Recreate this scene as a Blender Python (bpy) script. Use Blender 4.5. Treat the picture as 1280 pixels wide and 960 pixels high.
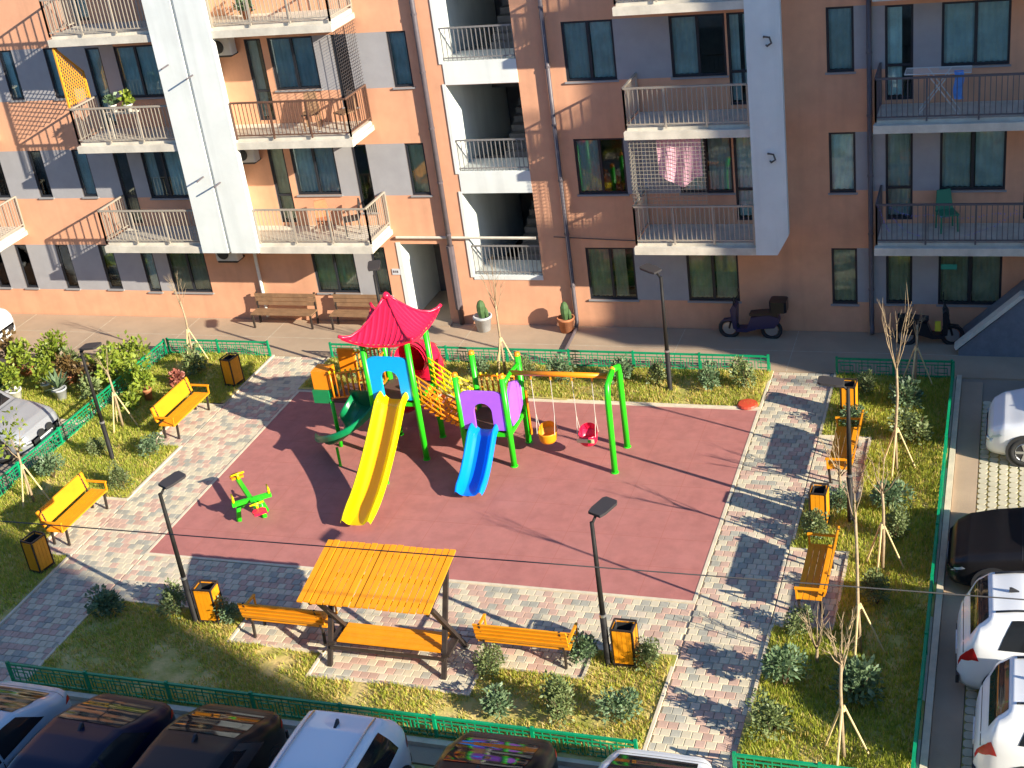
import bpy, math, random
from mathutils import Vector, Matrix
R = math.radians
random.seed(11)
S = bpy.context.scene
for o in list(bpy.data.objects): bpy.data.objects.remove(o)
COL = S.collection

# ---------------------------------------------------------------- camera
cam_d = bpy.data.cameras.new('camera'); cam = bpy.data.objects.new('camera', cam_d); COL.objects.link(cam)
def cam_axes(pitch, yaw, roll):
    f = Vector((math.sin(yaw)*math.cos(pitch), math.cos(yaw)*math.cos(pitch), -math.sin(pitch)))
    r = Vector((math.cos(yaw), -math.sin(yaw), 0)); d = f.cross(r)
    c, s = math.cos(roll), math.sin(roll)
    return c*r + s*d, -s*r + c*d, f
cr, cdn, cf = cam_axes(R(26.6192), R(-21.9331), R(8.0934))
cam.matrix_world = Matrix(((cr.x, -cdn.x, -cf.x, 0), (cr.y, -cdn.y, -cf.y, 0), (cr.z, -cdn.z, -cf.z, 15.8), (0, 0, 0, 1)))
cam_d.sensor_width = 36; cam_d.lens = 1723.8/1280*36
cam_d.clip_start = .1; cam_d.clip_end = 1500
S.camera = cam

# ---------------------------------------------------------------- sky, sun, exposure
SUN_AZ, SUN_EL = 112.3, 22.2
w = bpy.data.worlds.new('World'); S.world = w; w.use_nodes = True
nt = w.node_tree; bg = nt.nodes['Background']
sky = nt.nodes.new('ShaderNodeTexSky'); sky.sky_type = 'NISHITA'; sky.sun_disc = False
sky.sun_elevation = R(SUN_EL); sky.sun_rotation = R(SUN_AZ)
sky.air_density = 1.0; sky.dust_density = 0.0; sky.ozone_density = 7
nt.links.new(sky.outputs[0], bg.inputs[0]); bg.inputs[1].default_value = .12
sd = bpy.data.lights.new('sun', 'SUN'); sd.energy = 5.0; sd.angle = R(.5); sd.color = (1, .92, .78)
sun = bpy.data.objects.new('sun', sd); COL.objects.link(sun)
sv = Vector((math.sin(R(SUN_AZ))*math.cos(R(SUN_EL)), math.cos(R(SUN_AZ))*math.cos(R(SUN_EL)), math.sin(R(SUN_EL))))
sun.rotation_euler = sv.to_track_quat('Z', 'Y').to_euler(); sun.location = sv*60
vs = S.view_settings; vs.view_transform = 'Standard'; vs.look = 'None'; vs.gamma = 1; vs.use_curve_mapping = False
vs.exposure = 1.14
S.display_settings.display_device = 'sRGB'
S.render.engine = 'CYCLES'

# ---------------------------------------------------------------- materials
MATS = {}
def mat(name, col, rough=.6, var=.0, vscale=6., bump=0., bscale=40., metal=0., col2=None, spec=.5, coat=0., objvar=0., detail=4, stain=0., stscale=.6, stcol=None, streak=0.):
    """procedural principled material: noise colour variation, bump, stains, per-object variation"""
    if name in MATS: return MATS[name]
    m = bpy.data.materials.new(name); m.use_nodes = True; MATS[name] = m
    n = m.node_tree.nodes; l = m.node_tree.links; p = n['Principled BSDF']
    p.inputs['Roughness'].default_value = rough; p.inputs['Metallic'].default_value = metal
    p.inputs['Specular IOR Level'].default_value = spec; p.inputs['Coat Weight'].default_value = coat
    c = (*col, 1)
    tc = n.new('ShaderNodeTexCoord'); out = None
    if var or col2:
        tx = n.new('ShaderNodeTexNoise'); tx.inputs['Scale'].default_value = vscale; tx.inputs['Detail'].default_value = detail; tx.inputs['Roughness'].default_value = .62
        l.new(tc.outputs['Object'], tx.inputs['Vector'])
        rp = n.new('ShaderNodeValToRGB'); rp.color_ramp.elements[0].position = .36; rp.color_ramp.elements[1].position = .64
        a = col if col2 else tuple(x*(1-var) for x in col); b = col2 if col2 else tuple(min(1, x*(1+var)) for x in col)
        rp.color_ramp.elements[0].color = (*a, 1); rp.color_ramp.elements[1].color = (*b, 1)
        l.new(tx.outputs['Fac'], rp.inputs['Fac']); out = rp.outputs[0]
    else:
        rgb = n.new('ShaderNodeRGB'); rgb.outputs[0].default_value = c; out = rgb.outputs[0]
    if stain:
        t2 = n.new('ShaderNodeTexNoise'); t2.inputs['Scale'].default_value = stscale; t2.inputs['Detail'].default_value = 7; t2.inputs['Roughness'].default_value = .7
        l.new(tc.outputs['Object'], t2.inputs['Vector'])
        r2 = n.new('ShaderNodeValToRGB'); r2.color_ramp.elements[0].position = .45; r2.color_ramp.elements[1].position = .75
        r2.color_ramp.elements[0].color = (0, 0, 0, 1); r2.color_ramp.elements[1].color = (stain, stain, stain, 1)
        l.new(t2.outputs['Fac'], r2.inputs['Fac'])
        mx = n.new('ShaderNodeMixRGB'); mx.blend_type = 'MIX'; mx.inputs[2].default_value = (*(stcol or tuple(x*.45 for x in col)), 1)
        l.new(r2.outputs[0], mx.inputs[0]); l.new(out, mx.inputs[1]); out = mx.outputs[0]
    if streak:
        mp = n.new('ShaderNodeMapping'); mp.inputs['Scale'].default_value = (2.6, 2.6, .16); l.new(tc.outputs['Object'], mp.inputs['Vector'])
        t3 = n.new('ShaderNodeTexNoise'); t3.inputs['Scale'].default_value = 1.0; t3.inputs['Detail'].default_value = 6; l.new(mp.outputs[0], t3.inputs['Vector'])
        r3 = n.new('ShaderNodeValToRGB'); r3.color_ramp.elements[0].position = .5; r3.color_ramp.elements[1].position = .78; r3.color_ramp.elements[0].color = (0, 0, 0, 1); r3.color_ramp.elements[1].color = (streak, streak, streak, 1)
        l.new(t3.outputs['Fac'], r3.inputs['Fac']); m3 = n.new('ShaderNodeMixRGB'); m3.inputs[2].default_value = (*tuple(x*.5 for x in col), 1)
        l.new(r3.outputs[0], m3.inputs[0]); l.new(out, m3.inputs[1]); out = m3.outputs[0]
    if objvar:
        oi = n.new('ShaderNodeObjectInfo'); mr = n.new('ShaderNodeMapRange'); mr.inputs[3].default_value = 1-objvar; mr.inputs[4].default_value = 1+objvar
        l.new(oi.outputs['Random'], mr.inputs[0]); hs = n.new('ShaderNodeHueSaturation'); l.new(mr.outputs[0], hs.inputs['Value']); l.new(out, hs.inputs['Color']); out = hs.outputs[0]
    l.new(out, p.inputs['Base Color'])
    if bump:
        tb = n.new('ShaderNodeTexNoise'); tb.inputs['Scale'].default_value = bscale; tb.inputs['Detail'].default_value = 3
        l.new(tc.outputs['Object'], tb.inputs['Vector'])
        bp = n.new('ShaderNodeBump'); bp.inputs['Strength'].default_value = bump; bp.inputs['Distance'].default_value = .02
        l.new(tb.outputs['Fac'], bp.inputs['Height']); l.new(bp.outputs[0], p.inputs['Normal'])
    return m
def leafmat(name, a, b, trans=.25):
    if name in MATS: return MATS[name]
    m = mat(name, a, .5, col2=b, vscale=9., objvar=.12); n = m.node_tree.nodes; l = m.node_tree.links
    p = n['Principled BSDF']; t = n.new('ShaderNodeBsdfTranslucent'); mx = n.new('ShaderNodeMixShader'); mx.inputs[0].default_value = trans
    src = p.inputs['Base Color'].links[0].from_socket; l.new(src, t.inputs[0])
    l.new(p.outputs[0], mx.inputs[1]); l.new(t.outputs[0], mx.inputs[2]); l.new(mx.outputs[0], n['Material Output'].inputs[0])
    return m
def glassmat(name, tint=(.9, .98, .96), through=.97):
    m = bpy.data.materials.new(name); m.use_nodes = True; MATS[name] = m
    n = m.node_tree.nodes; l = m.node_tree.links; n.remove(n['Principled BSDF'])
    t = n.new('ShaderNodeBsdfTransparent'); t.inputs[0].default_value = (tint[0]*through, tint[1]*through, tint[2]*through, 1)
    g = n.new('ShaderNodeBsdfGlossy'); g.inputs['Roughness'].default_value = .03; g.inputs[0].default_value = (.9, .95, .95, 1)
    fr = n.new('ShaderNodeFresnel'); fr.inputs[0].default_value = 1.5
    tc = n.new('ShaderNodeTexCoord'); nz = n.new('ShaderNodeTexNoise'); nz.inputs['Scale'].default_value = 1.2; l.new(tc.outputs['Object'], nz.inputs['Vector'])
    bp = n.new('ShaderNodeBump'); bp.inputs['Strength'].default_value = .05; l.new(nz.outputs['Fac'], bp.inputs['Height']); l.new(bp.outputs[0], g.inputs['Normal'])
    mx = n.new('ShaderNodeMixShader'); l.new(fr.outputs[0], mx.inputs[0]); l.new(t.outputs[0], mx.inputs[1]); l.new(g.outputs[0], mx.inputs[2])
    l.new(mx.outputs[0], n['Material Output'].inputs[0]); return m

M_ = dict(
 orange=mat('orange_render', (.72, .36, .205), .85, var=.06, vscale=1.5, bump=.25, bscale=60, streak=.28, stain=.22, stscale=.5, stcol=(.5, .22, .12)),
 grey=mat('grey_render', (.35, .335, .33), .8, var=.05, vscale=2, bump=.15, bscale=60),
 white=mat('white_render', (.70, .72, .67), .75, streak=.3, var=.04, vscale=1.2, bump=.1, bscale=50, stain=.15, stscale=.7, stcol=(.5, .47, .42)),
 slab=mat('balcony_concrete', (.62, .56, .45), .8, streak=.3, var=.1, vscale=3, stain=.3, stscale=1.2, stcol=(.3, .26, .2)),
 frame=mat('window_frame_dark', (.022, .024, .03), .4),
 sill=mat('sill_metal', (.3, .29, .28), .5),
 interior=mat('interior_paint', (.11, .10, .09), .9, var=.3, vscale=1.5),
 curtain=mat('curtain_cloth', (.74, .80, .78), .9, var=.15, vscale=2, objvar=.3),
 curtain_tan=mat('curtain_tan', (.56, .52, .36), .9, var=.2, vscale=2, objvar=.2),
 rail=mat('railing_taupe', (.42, .36, .28), .5, metal=.2),
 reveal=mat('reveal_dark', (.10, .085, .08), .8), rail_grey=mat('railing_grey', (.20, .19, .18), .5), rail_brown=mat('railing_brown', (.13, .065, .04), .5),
 rail_shaded=mat('railing_shaded', (.09, .08, .085), .5),  # taupe railing darkened: the right balcony's shade is put into the colour
 pipe=mat('downpipe_grey', (.11, .09, .095), .5, var=.1),
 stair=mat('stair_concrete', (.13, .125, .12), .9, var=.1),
 sidewalk=mat('pavement_concrete', (.40, .29, .19), .9, var=.08, vscale=.8, bump=.2, bscale=30, stain=.25, stscale=.35, stcol=(.30, .22, .15)),
 asphalt=mat('yard_concrete', (.28, .23, .17), .95, var=.12, vscale=.7, bump=.3, bscale=25, stain=.3, stscale=.25),
 rubber=mat('red_rubber', (.41, .15, .125), .9, var=.10, vscale=2.6, bump=.5, bscale=90, stain=.6, stscale=.55, stcol=(.46, .19, .16), detail=8),
 kerb=mat('kerb_cream', (.62, .53, .38), .85, var=.1, vscale=4, bump=.2),
 soil=mat('soil', (.28, .28, .045), .95, col2=(.62, .46, .17), vscale=1.9, bump=.8, bscale=18, detail=9),
 joint=mat('paver_joint', (.46, .40, .29), .95, var=.15),
 paver_a=mat('paver_cream', (.60, .52, .36), .9, var=.08, vscale=2.3, objvar=.08, stain=.2, stscale=1.1, stcol=(.45, .36, .25)),
 paver_b=mat('paver_rose', (.52, .345, .26), .9, var=.1, vscale=2.3, objvar=.1, stain=.25, stscale=1.1, stcol=(.48, .33, .22)),
 paver_c=mat('paver_grey', (.385, .365, .29), .9, var=.12, vscale=2.3, objvar=.1, stain=.25, stscale=1.1, stcol=(.38, .32, .23)),
 paver_d=mat('paver_sand', (.58, .48, .35), .9, var=.1, vscale=2.3, objvar=.1),
 gridpaver=mat('grid_paver', (.52, .47, .33), .9, var=.15, vscale=1.1, stain=.4, stscale=.8, stcol=(.30, .27, .16)),
 fence=mat('fence_green', (.0, .27, .11), .45, var=.15, vscale=3),
 wood=mat('yellow_wood', (.82, .30, .003), .55, var=.08, vscale=3, objvar=.05, stain=.15, stscale=3, stcol=(.55, .22, .01)),
 iron=mat('dark_iron', (.035, .025, .02), .5, var=.2),
 lampmetal=mat('lamp_metal', (.02, .018, .016), .6, var=.2, spec=.2),
 lamphead=mat('lamp_head', (.04, .036, .036), .5),
 lens=mat('lamp_lens', (.6, .6, .55), .3),
 bin_in=mat('bin_dark', (.02, .02, .02), .7),
 pgreen=mat('play_green', (.025, .60, .012), .35, var=.06, vscale=2),
 pyellow=mat('play_yellow', (.95, .70, .0), .3, var=.03),
 porange=mat('play_orange', (.90, .27, .008), .35, var=.05),
 pblue=mat('play_blue', (.0, .24, .90), .3, var=.03),
 psky=mat('play_sky_blue', (.0, .40, .86), .3, var=.03),
 pred=mat('play_red', (.82, .014, .06), .3, var=.04),
 ppurple=mat('play_purple', (.40, .12, .80), .35, var=.04),
 pdgreen=mat('play_dark_green', (.004, .22, .07), .3, var=.06),
 pdeck=mat('play_deck', (.10, .05, .04), .7),
 rope=mat('swing_chain', (.55, .5, .42), .5),
 bark=mat('sapling_bark', (.36, .26, .15), .9, var=.2, vscale=14),
 barkdark=mat('shrub_stem', (.12, .08, .04), .9, var=.2),
 stake=mat('stake_wood', (.66, .50, .24), .8, var=.15, vscale=8),
 terracotta=mat('terracotta', (.46, .17, .07), .8, var=.15),
 potwhite=mat('pot_white', (.72, .70, .62), .6, var=.08),
 potgrey=mat('pot_grey', (.42, .43, .43), .7, var=.12),
 benchbrown=mat('old_bench', (.25, .14, .07), .7, var=.15),
 tyre=mat('tyre_rubber', (.02, .02, .02), .85), rim=mat('rim_alloy', (.5, .5, .5), .3, metal=.8),
 carglass=mat('car_glass', (.014, .016, .018), .06, spec=.45),
 tail=mat('tail_red', (.45, .01, .012), .25), head=mat('headlight', (.55, .56, .55), .15, spec=.8),
 trim=mat('car_trim', (.025, .025, .027), .5), plate=mat('plate_white', (.7, .7, .68), .5), chrome=mat('chrome_strip', (.6, .6, .6), .2, metal=.9),
 white_car=mat('paint_white', (.80, .80, .78), .25, coat=.6), silver=mat('paint_silver', (.36, .37, .38), .3, metal=.3, coat=.6),
 black_car=mat('paint_black', (.012, .011, .012), .3, spec=.25), navy=mat('paint_navy', (.005, .008, .028), .3, spec=.25), bluegrey=mat('paint_blue_grey', (.40, .50, .54), .25, coat=.7),
 brownblack=mat('paint_brown_black', (.018, .016, .015), .3, spec=.25),
 scoot=mat('scooter_plastic', (.012, .012, .016), .3), scootblue=mat('scooter_blue', (.02, .02, .07), .3), yellowtag=mat('yellow_tag', (.55, .45, .03), .5),
 pink=mat('pink_cloth', (.74, .40, .46), .9, var=.12, vscale=5), bluecloth=mat('blue_cloth', (.10, .28, .68), .9, var=.15),
 mesh=mat('mesh_cream', (.34, .30, .23), .6), net=mat('net_dark', (.06, .05, .05), .8), lattice=mat('lattice_yellow', (.72, .32, .02), .6),
 cable=mat('cable_black', (.07, .065, .06), .6), acwhite=mat('ac_white', (.62, .60, .55), .5), tinsel=mat('tinsel_purple', (.22, .16, .55), .4), greenplastic=mat('green_plastic', (.03, .22, .12), .5),
 teal=mat('teal_sign', (.04, .38, .28), .5), redthing=mat('red_plastic', (.60, .07, .03), .5), sign=mat('plaque_grey', (.6, .6, .6), .5),
 leaf1=leafmat('leaf_shrub', (.10, .15, .045), (.27, .31, .12)), leaf2=leafmat('leaf_bluegreen', (.09, .16, .07), (.22, .30, .15)),
 leaf3=leafmat('leaf_lime', (.14, .22, .02), (.32, .36, .04)), leaf4=leafmat('leaf_bronze', (.14, .08, .03), (.25, .16, .05)), leaf5=leafmat('leaf_pink', (.40, .12, .08), (.5, .2, .14)),
 grass=leafmat('grass_blade', (.27, .34, .04), (.60, .60, .09), .45), grassdry=leafmat('grass_dry', (.62, .47, .13), (.78, .58, .21), .35), cactus=mat('cactus', (.06, .12, .035), .7, var=.2),
)
M_['glass'] = glassmat('window_glass')

# ---------------------------------------------------------------- helpers
class MB:
    def __init__(s): s.v = []; s.f = []
    def quad(s, a, b, c, d): i = len(s.v); s.v += [Vector(a), Vector(b), Vector(c), Vector(d)]; s.f.append((i, i+1, i+2, i+3)); return s
    def tri(s, a, b, c): i = len(s.v); s.v += [Vector(a), Vector(b), Vector(c)]; s.f.append((i, i+1, i+2)); return s
    def box(s, x0, x1, y0, y1, z0, z1, bev=0):
        if bev:
            return s.prism([(x0+bev, y0), (x1-bev, y0), (x1, y0+bev), (x1, y1-bev), (x1-bev, y1), (x0+bev, y1), (x0, y1-bev), (x0, y0+bev)], z0, z1)
        i = len(s.v); s.v += [Vector(p) for p in ((x0, y0, z0), (x1, y0, z0), (x1, y1, z0), (x0, y1, z0), (x0, y0, z1), (x1, y0, z1), (x1, y1, z1), (x0, y1, z1))]
        s.f += [tuple(i+k for k in q) for q in ((3, 2, 1, 0), (4, 5, 6, 7), (0, 1, 5, 4), (1, 2, 6, 5), (2, 3, 7, 6), (3, 0, 4, 7))]; return s
    def bar(s, a, b, w, h, up=(0, 0, 1)):
        a = Vector(a); b = Vector(b); d = (b-a).normalized(); u = Vector(up)
        if abs(d.dot(u)) > .98: u = Vector((0, 1, 0))
        r = d.cross(u).normalized()*(w/2); u = r.cross(d).normalized()*(h/2); i = len(s.v)
        for p in (a, b): s.v += [p-r-u, p+r-u, p+r+u, p-r+u]
        s.f += [tuple(i+k for k in q) for q in ((0, 1, 2, 3), (7, 6, 5, 4), (0, 4, 5, 1), (1, 5, 6, 2), (2, 6, 7, 3), (3, 7, 4, 0))]; return s
    def tube(s, pts, rad, n=8, cap=True):
        pts = [Vector(p) for p in pts]; rad = rad if isinstance(rad, (list, tuple)) else [rad]*len(pts); i0 = len(s.v); prev = None
        for k, p in enumerate(pts):
            d = (pts[min(k+1, len(pts)-1)]-pts[max(k-1, 0)]).normalized()
            if prev is None: u = d.orthogonal().normalized()
            else: u = (prev-d*prev.dot(d)); u = u.normalized() if u.length > 1e-5 else d.orthogonal().normalized()
            prev = u; v = d.cross(u)
            for j in range(n):
                a = 2*math.pi*j/n; s.v.append(p+(u*math.cos(a)+v*math.sin(a))*rad[k])
        for k in range(len(pts)-1):
            for j in range(n):
                a = i0+k*n+j; b = i0+k*n+(j+1) % n; s.f.append((a, b, b+n, a+n))
        if cap:
            s.f.append(tuple(i0+j for j in reversed(range(n)))); e = i0+(len(pts)-1)*n; s.f.append(tuple(e+j for j in range(n)))
        return s
    def prism(s, poly, z0, z1, fn=None):
        """poly in (a,b), extruded z0..z1; fn maps (a,b,z)->point"""
        fn = fn or (lambda a, b, z: (a, b, z)); n = len(poly); i = len(s.v)
        s.v += [Vector(fn(a, b, z0)) for a, b in poly]+[Vector(fn(a, b, z1)) for a, b in poly]
        s.f.append(tuple(i+k for k in reversed(range(n)))); s.f.append(tuple(i+n+k for k in range(n)))
        for k in range(n): s.f.append((i+k, i+(k+1) % n, i+n+(k+1) % n, i+n+k))
        return s
    def lathe(s, prof, c=(0, 0, 0), n=14):
        i = len(s.v); c = Vector(c)
        for r, z in prof:
            for j in range(n): a = 2*math.pi*j/n; s.v.append(c+Vector((r*math.cos(a), r*math.sin(a), z)))
        for k in range(len(prof)-1):
            for j in range(n): a = i+k*n+j; b = i+k*n+(j+1) % n; s.f.append((a, b, b+n, a+n))
        s.f.append(tuple(i+j for j in reversed(range(n)))); e = i+(len(prof)-1)*n; s.f.append(tuple(e+j for j in range(n))); return s
    def grid(s, fn, nu, nv, u0=0, u1=1, v0=0, v1=1):
        i = len(s.v)
        for a in range(nu+1):
            for b in range(nv+1): s.v.append(Vector(fn(u0+(u1-u0)*a/nu, v0+(v1-v0)*b/nv)))
        for a in range(nu):
            for b in range(nv): k = i+a*(nv+1)+b; s.f.append((k, k+nv+1, k+nv+2, k+1))
        return s
    def xf(s, m): s.v = [m @ p for p in s.v]; return s
    def mesh(s, name, m, off=None, smooth=False):
        me = bpy.data.meshes.new(name); off = off or Vector((0, 0, 0))
        me.from_pydata([tuple(p-off) for p in s.v], [], s.f)
        if m: me.materials.append(m)
        if smooth: me.polygons.foreach_set('use_smooth', [True]*len(me.polygons))
        me.update(); return me
    def build(s, name, m, parent=None, smooth=False, loc=None):
        off = origin(parent) if parent else Vector(loc or (0, 0, 0))
        o = bpy.data.objects.new(name, s.mesh(name, m, off, smooth)); COL.objects.link(o)
        if parent: o.parent = parent
        else: o.location = off
        return o
def origin(o):
    p = Vector((0, 0, 0))
    while o: p = p+o.location; o = o.parent
    return p
def tag(o, label=None, cat=None, group=None, kind=None):
    if label: o['label'] = label
    if cat: o['category'] = cat
    if group: o['group'] = group
    if kind: o['kind'] = kind
    return o
def thing(name, loc, label, cat, group=None):
    o = bpy.data.objects.new(name, None); COL.objects.link(o); o.location = loc; o.empty_display_size = .2
    return tag(o, label, cat, group)
def struct(name, mb, m, loc=None): return tag(mb.build(name, m, loc=loc), kind='structure')
KIDS = {}
def copy_tree(o, parent=None):
    c = o.copy(); COL.objects.link(c); c.parent = parent
    for ch in list(o.children): copy_tree(ch, c)
    return c
def place(proto, loc, rz=0, label=None, group=None, sc=None):
    c = copy_tree(proto); c.location = loc; c.rotation_euler = (0, 0, rz)
    if label: c['label'] = label
    if group: c['group'] = group
    if sc: c.scale = (sc, sc, sc) if not isinstance(sc, tuple) else sc
    return c
def drop(o):
    for ch in list(o.children): drop(ch)
    bpy.data.objects.remove(o)

# ================================================================ the setting
struct('ground', MB().quad((-160, -160, -.05), (160, -160, -.05), (160, 160, -.05), (-160, 160, -.05)), M_['asphalt'])
pv = MB().prism([(-60, 29.2), (-22.75, 29.2), (-22.75, 30.42), (20, 30.42), (20, 32.74), (-60, 32.74)], -.05, -.002)
pavement = struct('pavement', pv, M_['sidewalk'])
jt = MB()
for x in range(-44, 20, 3): jt.box(x-.008, x+.008, 30.42, 32.73, -.0019, .0008)
jt.box(-60, 20, 31.55, 31.566, -.0019, .0006)
jt.build('expansion_joint', M_['joint'], pavement)

COURT = (-17.43, -5.36, 20.83, 28.34)
x0, x1, y0, y1 = COURT
court = struct('rubber_court', MB().box(x0, x1, y0, y1, -.05, .02), M_['rubber'], (x0, y0, 0))
cs = MB()
for i in range(1, 12): cs.box(x0+i*1.0-.004, x0+i*1.0+.004, y0+.01, y1-.01, .019, .0212)
for i in range(1, 8): cs.box(x0+.01, x1-.01, y0+i*1.0-.004, y0+i*1.0+.004, .019, .0211)
cs.build('tile_seam', mat('rubber_seam', (.37, .12, .09), .9), court)
k = MB(); e = .07
k.box(x0-e, x1+e, y0-e, y0-.002, -.05, .028).box(x0-e, x1+e, y1+.002, y1+e, -.05, .028).box(x0-e, x0-.002, y0-.001, y1+.001, -.05, .028).box(x1+.002, x1+e, y0-.001, y1+.001, -.05, .028)
k.build('border_strip', M_['kerb'], court)

# paths: rects of pavers (x0,x1,y0,y1)
PATHS = [(-5.28, -3.82, 16.0, 30.35), (-19.2, -17.51, 14.2, 30.35), (-17.5, -5.29, 19.15, 20.75),
         (-3.81, -2.72, 20.3, 22.75), (-3.81, -2.72, 24.7, 27.25), (-20.15, -19.21, 20.5, 22.75), (-20.15, -19.21, 25.3, 27.4),
         (-13.95, -11.9, 18.25, 19.14), (-11.89, -8.75, 17.55, 19.14), (-8.74, -6.85, 18.3, 19.14)]
pb = MB()
for a in PATHS: pb.box(a[0], a[1], a[2], a[3], -.05, -.012)
path = struct('paved_path', pb, M_['joint'], (-11, 20, 0))
PX, PY = .178, .182
cells = []
for (a, b, c, d) in PATHS:
    r = 0; y = math.floor(c/PY)*PY
    while y < d:
        off = (round(y/PY) % 2)*PX/2; x = math.floor(a/PX)*PX-off
        while x < b:
            xa, xb, ya, yb = max(x, a), min(x+PX, b), max(y, c), min(y+PY, d)
            if xb-xa > .05 and yb-ya > .05: cells.append((xa, xb, ya, yb))
            x += PX
        y += PY
PM = ['paver_a', 'paver_a', 'paver_a', 'paver_a', 'paver_b', 'paver_b', 'paver_b', 'paver_c', 'paver_c', 'paver_d']
def paver_geo(mb, w, d, cx=0, cy=0, dz=0, t=.0):
    g = .004; c = .008; a, b = w/2-g, d/2-g
    i = len(mb.v)
    for (X, Y, Z) in ((-a, -b, -.03), (a, -b, -.03), (a, b, -.03), (-a, b, -.03), (-a, -b, .006), (a, -b, .006), (a, b, .006), (-a, b, .006), (-a+c, -b+c, .014), (a-c, -b+c, .014), (a-c, b-c, .014), (-a+c, b-c, .014)):
        mb.v.append(Vector((cx+X, cy+Y, Z+dz)))
    for p in range(4):
        q = (p+1) % 4; mb.f += [(i+p, i+q, i+4+q, i+4+p), (i+4+p, i+4+q, i+8+q, i+8+p)]
    mb.f.append((i+8, i+9, i+10, i+11))
cells.sort(key=lambda c: (c[0]*c[0]*.35+(c[2])**2))
def in_view(c): return not (c[2] < 16.4 and c[0] < -6) and c[2] > 15.9
vis = [c for c in cells if in_view(c)]
near = set(vis[:300]); pcache = {}; rest = {k: MB() for k in set(PM)}
rp = random.Random(5)
for c in cells:
    kind = rp.choice(PM); w_, d_ = c[1]-c[0], c[3]-c[2]; cx, cy = (c[0]+c[1])/2, (c[2]+c[3])/2; dz = rp.uniform(-.002, .0025)
    if c in near:
        key = (kind, round(w_, 3), round(d_, 3))
        if key not in pcache:
            mb = MB(); paver_geo(mb, w_, d_); pcache[key] = mb.mesh('paver', M_[kind])
        o = bpy.data.objects.new('paver', pcache[key]); COL.objects.link(o); o.parent = path
        o.location = Vector((cx, cy, dz))-path.location
    else: paver_geo(rest[kind], w_, d_, cx, cy, dz)
for kd, mb in rest.items():
    if mb.v: tag(mb.build('paver_field', M_[kd], path), kind='stuff')

# planting beds with kerbs
BEDS = [('planting_bed', (-17.505, -5.285, 16.25, 19.145)), ('planting_bed', (-3.815, -1.0, 16.25, 30.36)), ('planting_bed', (-22.7, -19.205, 12.5, 30.36)), ('planting_bed', (-17.505, -5.285, 28.415, 30.36)), ('planting_bed', (-29.5, -22.78, 26.2, 29.2))]
PADS = PATHS[3:]
def sub(rect, holes):
    xs = sorted(set([rect[0], rect[1]]+[h[i] for h in holes for i in (0, 1) if rect[0] < h[i] < rect[1]]))
    ys = sorted(set([rect[2], rect[3]]+[h[i] for h in holes for i in (2, 3) if rect[2] < h[i] < rect[3]]))
    out = []
    for i in range(len(xs)-1):
        for j in range(len(ys)-1):
            cx, cy = (xs[i]+xs[i+1])/2, (ys[j]+ys[j+1])/2
            if not any(h[0] < cx < h[1] and h[2] < cy < h[3] for h in holes): out.append((xs[i], xs[i+1], ys[j], ys[j+1]))
    return out
def hgt(x, y): return .025+.022*math.sin(x*2.1+y*1.3)+.02*math.sin(x*.9-y*2.3+1)
for nm, rc in BEDS:
    holes = [(p[0]-.06, p[1]+.06, p[2]-.06, p[3]+.06) for p in PADS]
    mb = MB()
    for (a, b, c, d) in sub(rc, holes):
        nx = max(1, int((b-a)/.3)); ny = max(1, int((d-c)/.3))
        mb.grid(lambda u, v: (a+(b-a)*u, c+(d-c)*v, hgt(a+(b-a)*u, c+(d-c)*v)+.01), nx, ny)
    o = struct(nm, mb, M_['soil'], ((rc[0]+rc[1])/2, (rc[2]+rc[3])/2, 0))
    a, b, c, d = rc; kb = MB(); t = .055
    for s in ((a, b, c, c+t), (a, b, d-t, d), (a, a+t, c+t+.002, d-t-.002), (b-t, b, c+t+.002, d-t-.002)):
        for (p, q, r_, s_) in sub(s, holes): kb.box(p, q, r_, s_, -.05, .05)
    for h in holes:
        H = h; 
        if H[1] < a or H[0] > b or H[3] < c or H[2] > d: continue
        for s in ((H[0], H[1], H[2], H[2]+.055), (H[0], H[1], H[3]-.055, H[3]), (H[0], H[0]+.055, H[2]+.057, H[3]-.057), (H[1]-.055, H[1], H[2]+.057, H[3]-.057)):
            for (p, q, r_, s_) in sub(s, [x for x in PATHS]):
                if p >= a and q <= b and r_ >= c and s_ <= d: kb.box(p, q, r_, s_, -.05, .047)
    kb.build('kerb', M_['kerb'], o)

# parking areas of open-grid pavers
def grid_parking(rc, strip):
    a, b, c, d = rc
    o = struct('parking_area', MB().quad((a, c, -.035), (b, c, -.035), (b, d, -.035), (a, d, -.035)), M_['soil'], (a, c, 0))
    mb = MB(); P = .2; ny = int((d-c)/P); nx = int((b-a)/P)
    for i in range(nx):
        for j in range(ny):
            x = a+i*P; y = c+j*P+(P/2 if i % 2 else 0); h = rp.uniform(-.004, .004)
            mb.prism([(x+.012, y+.05), (x+.055, y+.01), (x+.145, y+.01), (x+.188, y+.05), (x+.188, y+.15), (x+.145, y+.19), (x+.055, y+.19), (x+.012, y+.15)], -.034, -.008+h)
    tag(mb.build('grid_paver_field', M_['gridpaver'], o), kind='stuff')
    sb = MB(); sb.box(*strip, -.05, -.005); sb.build('concrete_strip', M_['sidewalk'], o)
grid_parking((-.38, 5.2, 13.5, 29.3), (-.86, -.39, 12, 30.2))
grid_parking((-21, -1.2, 10.2, 15.75), (-22, -1.0, 15.76, 16.14))
struct('kerbstone', MB().box(-.985, -.87, 12, 30.36, -.05, .09), M_['kerb'])
struct('kerbstone', MB().box(-22, -1.0, 16.15, 16.24, -.05, .08), M_['kerb'])

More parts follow.
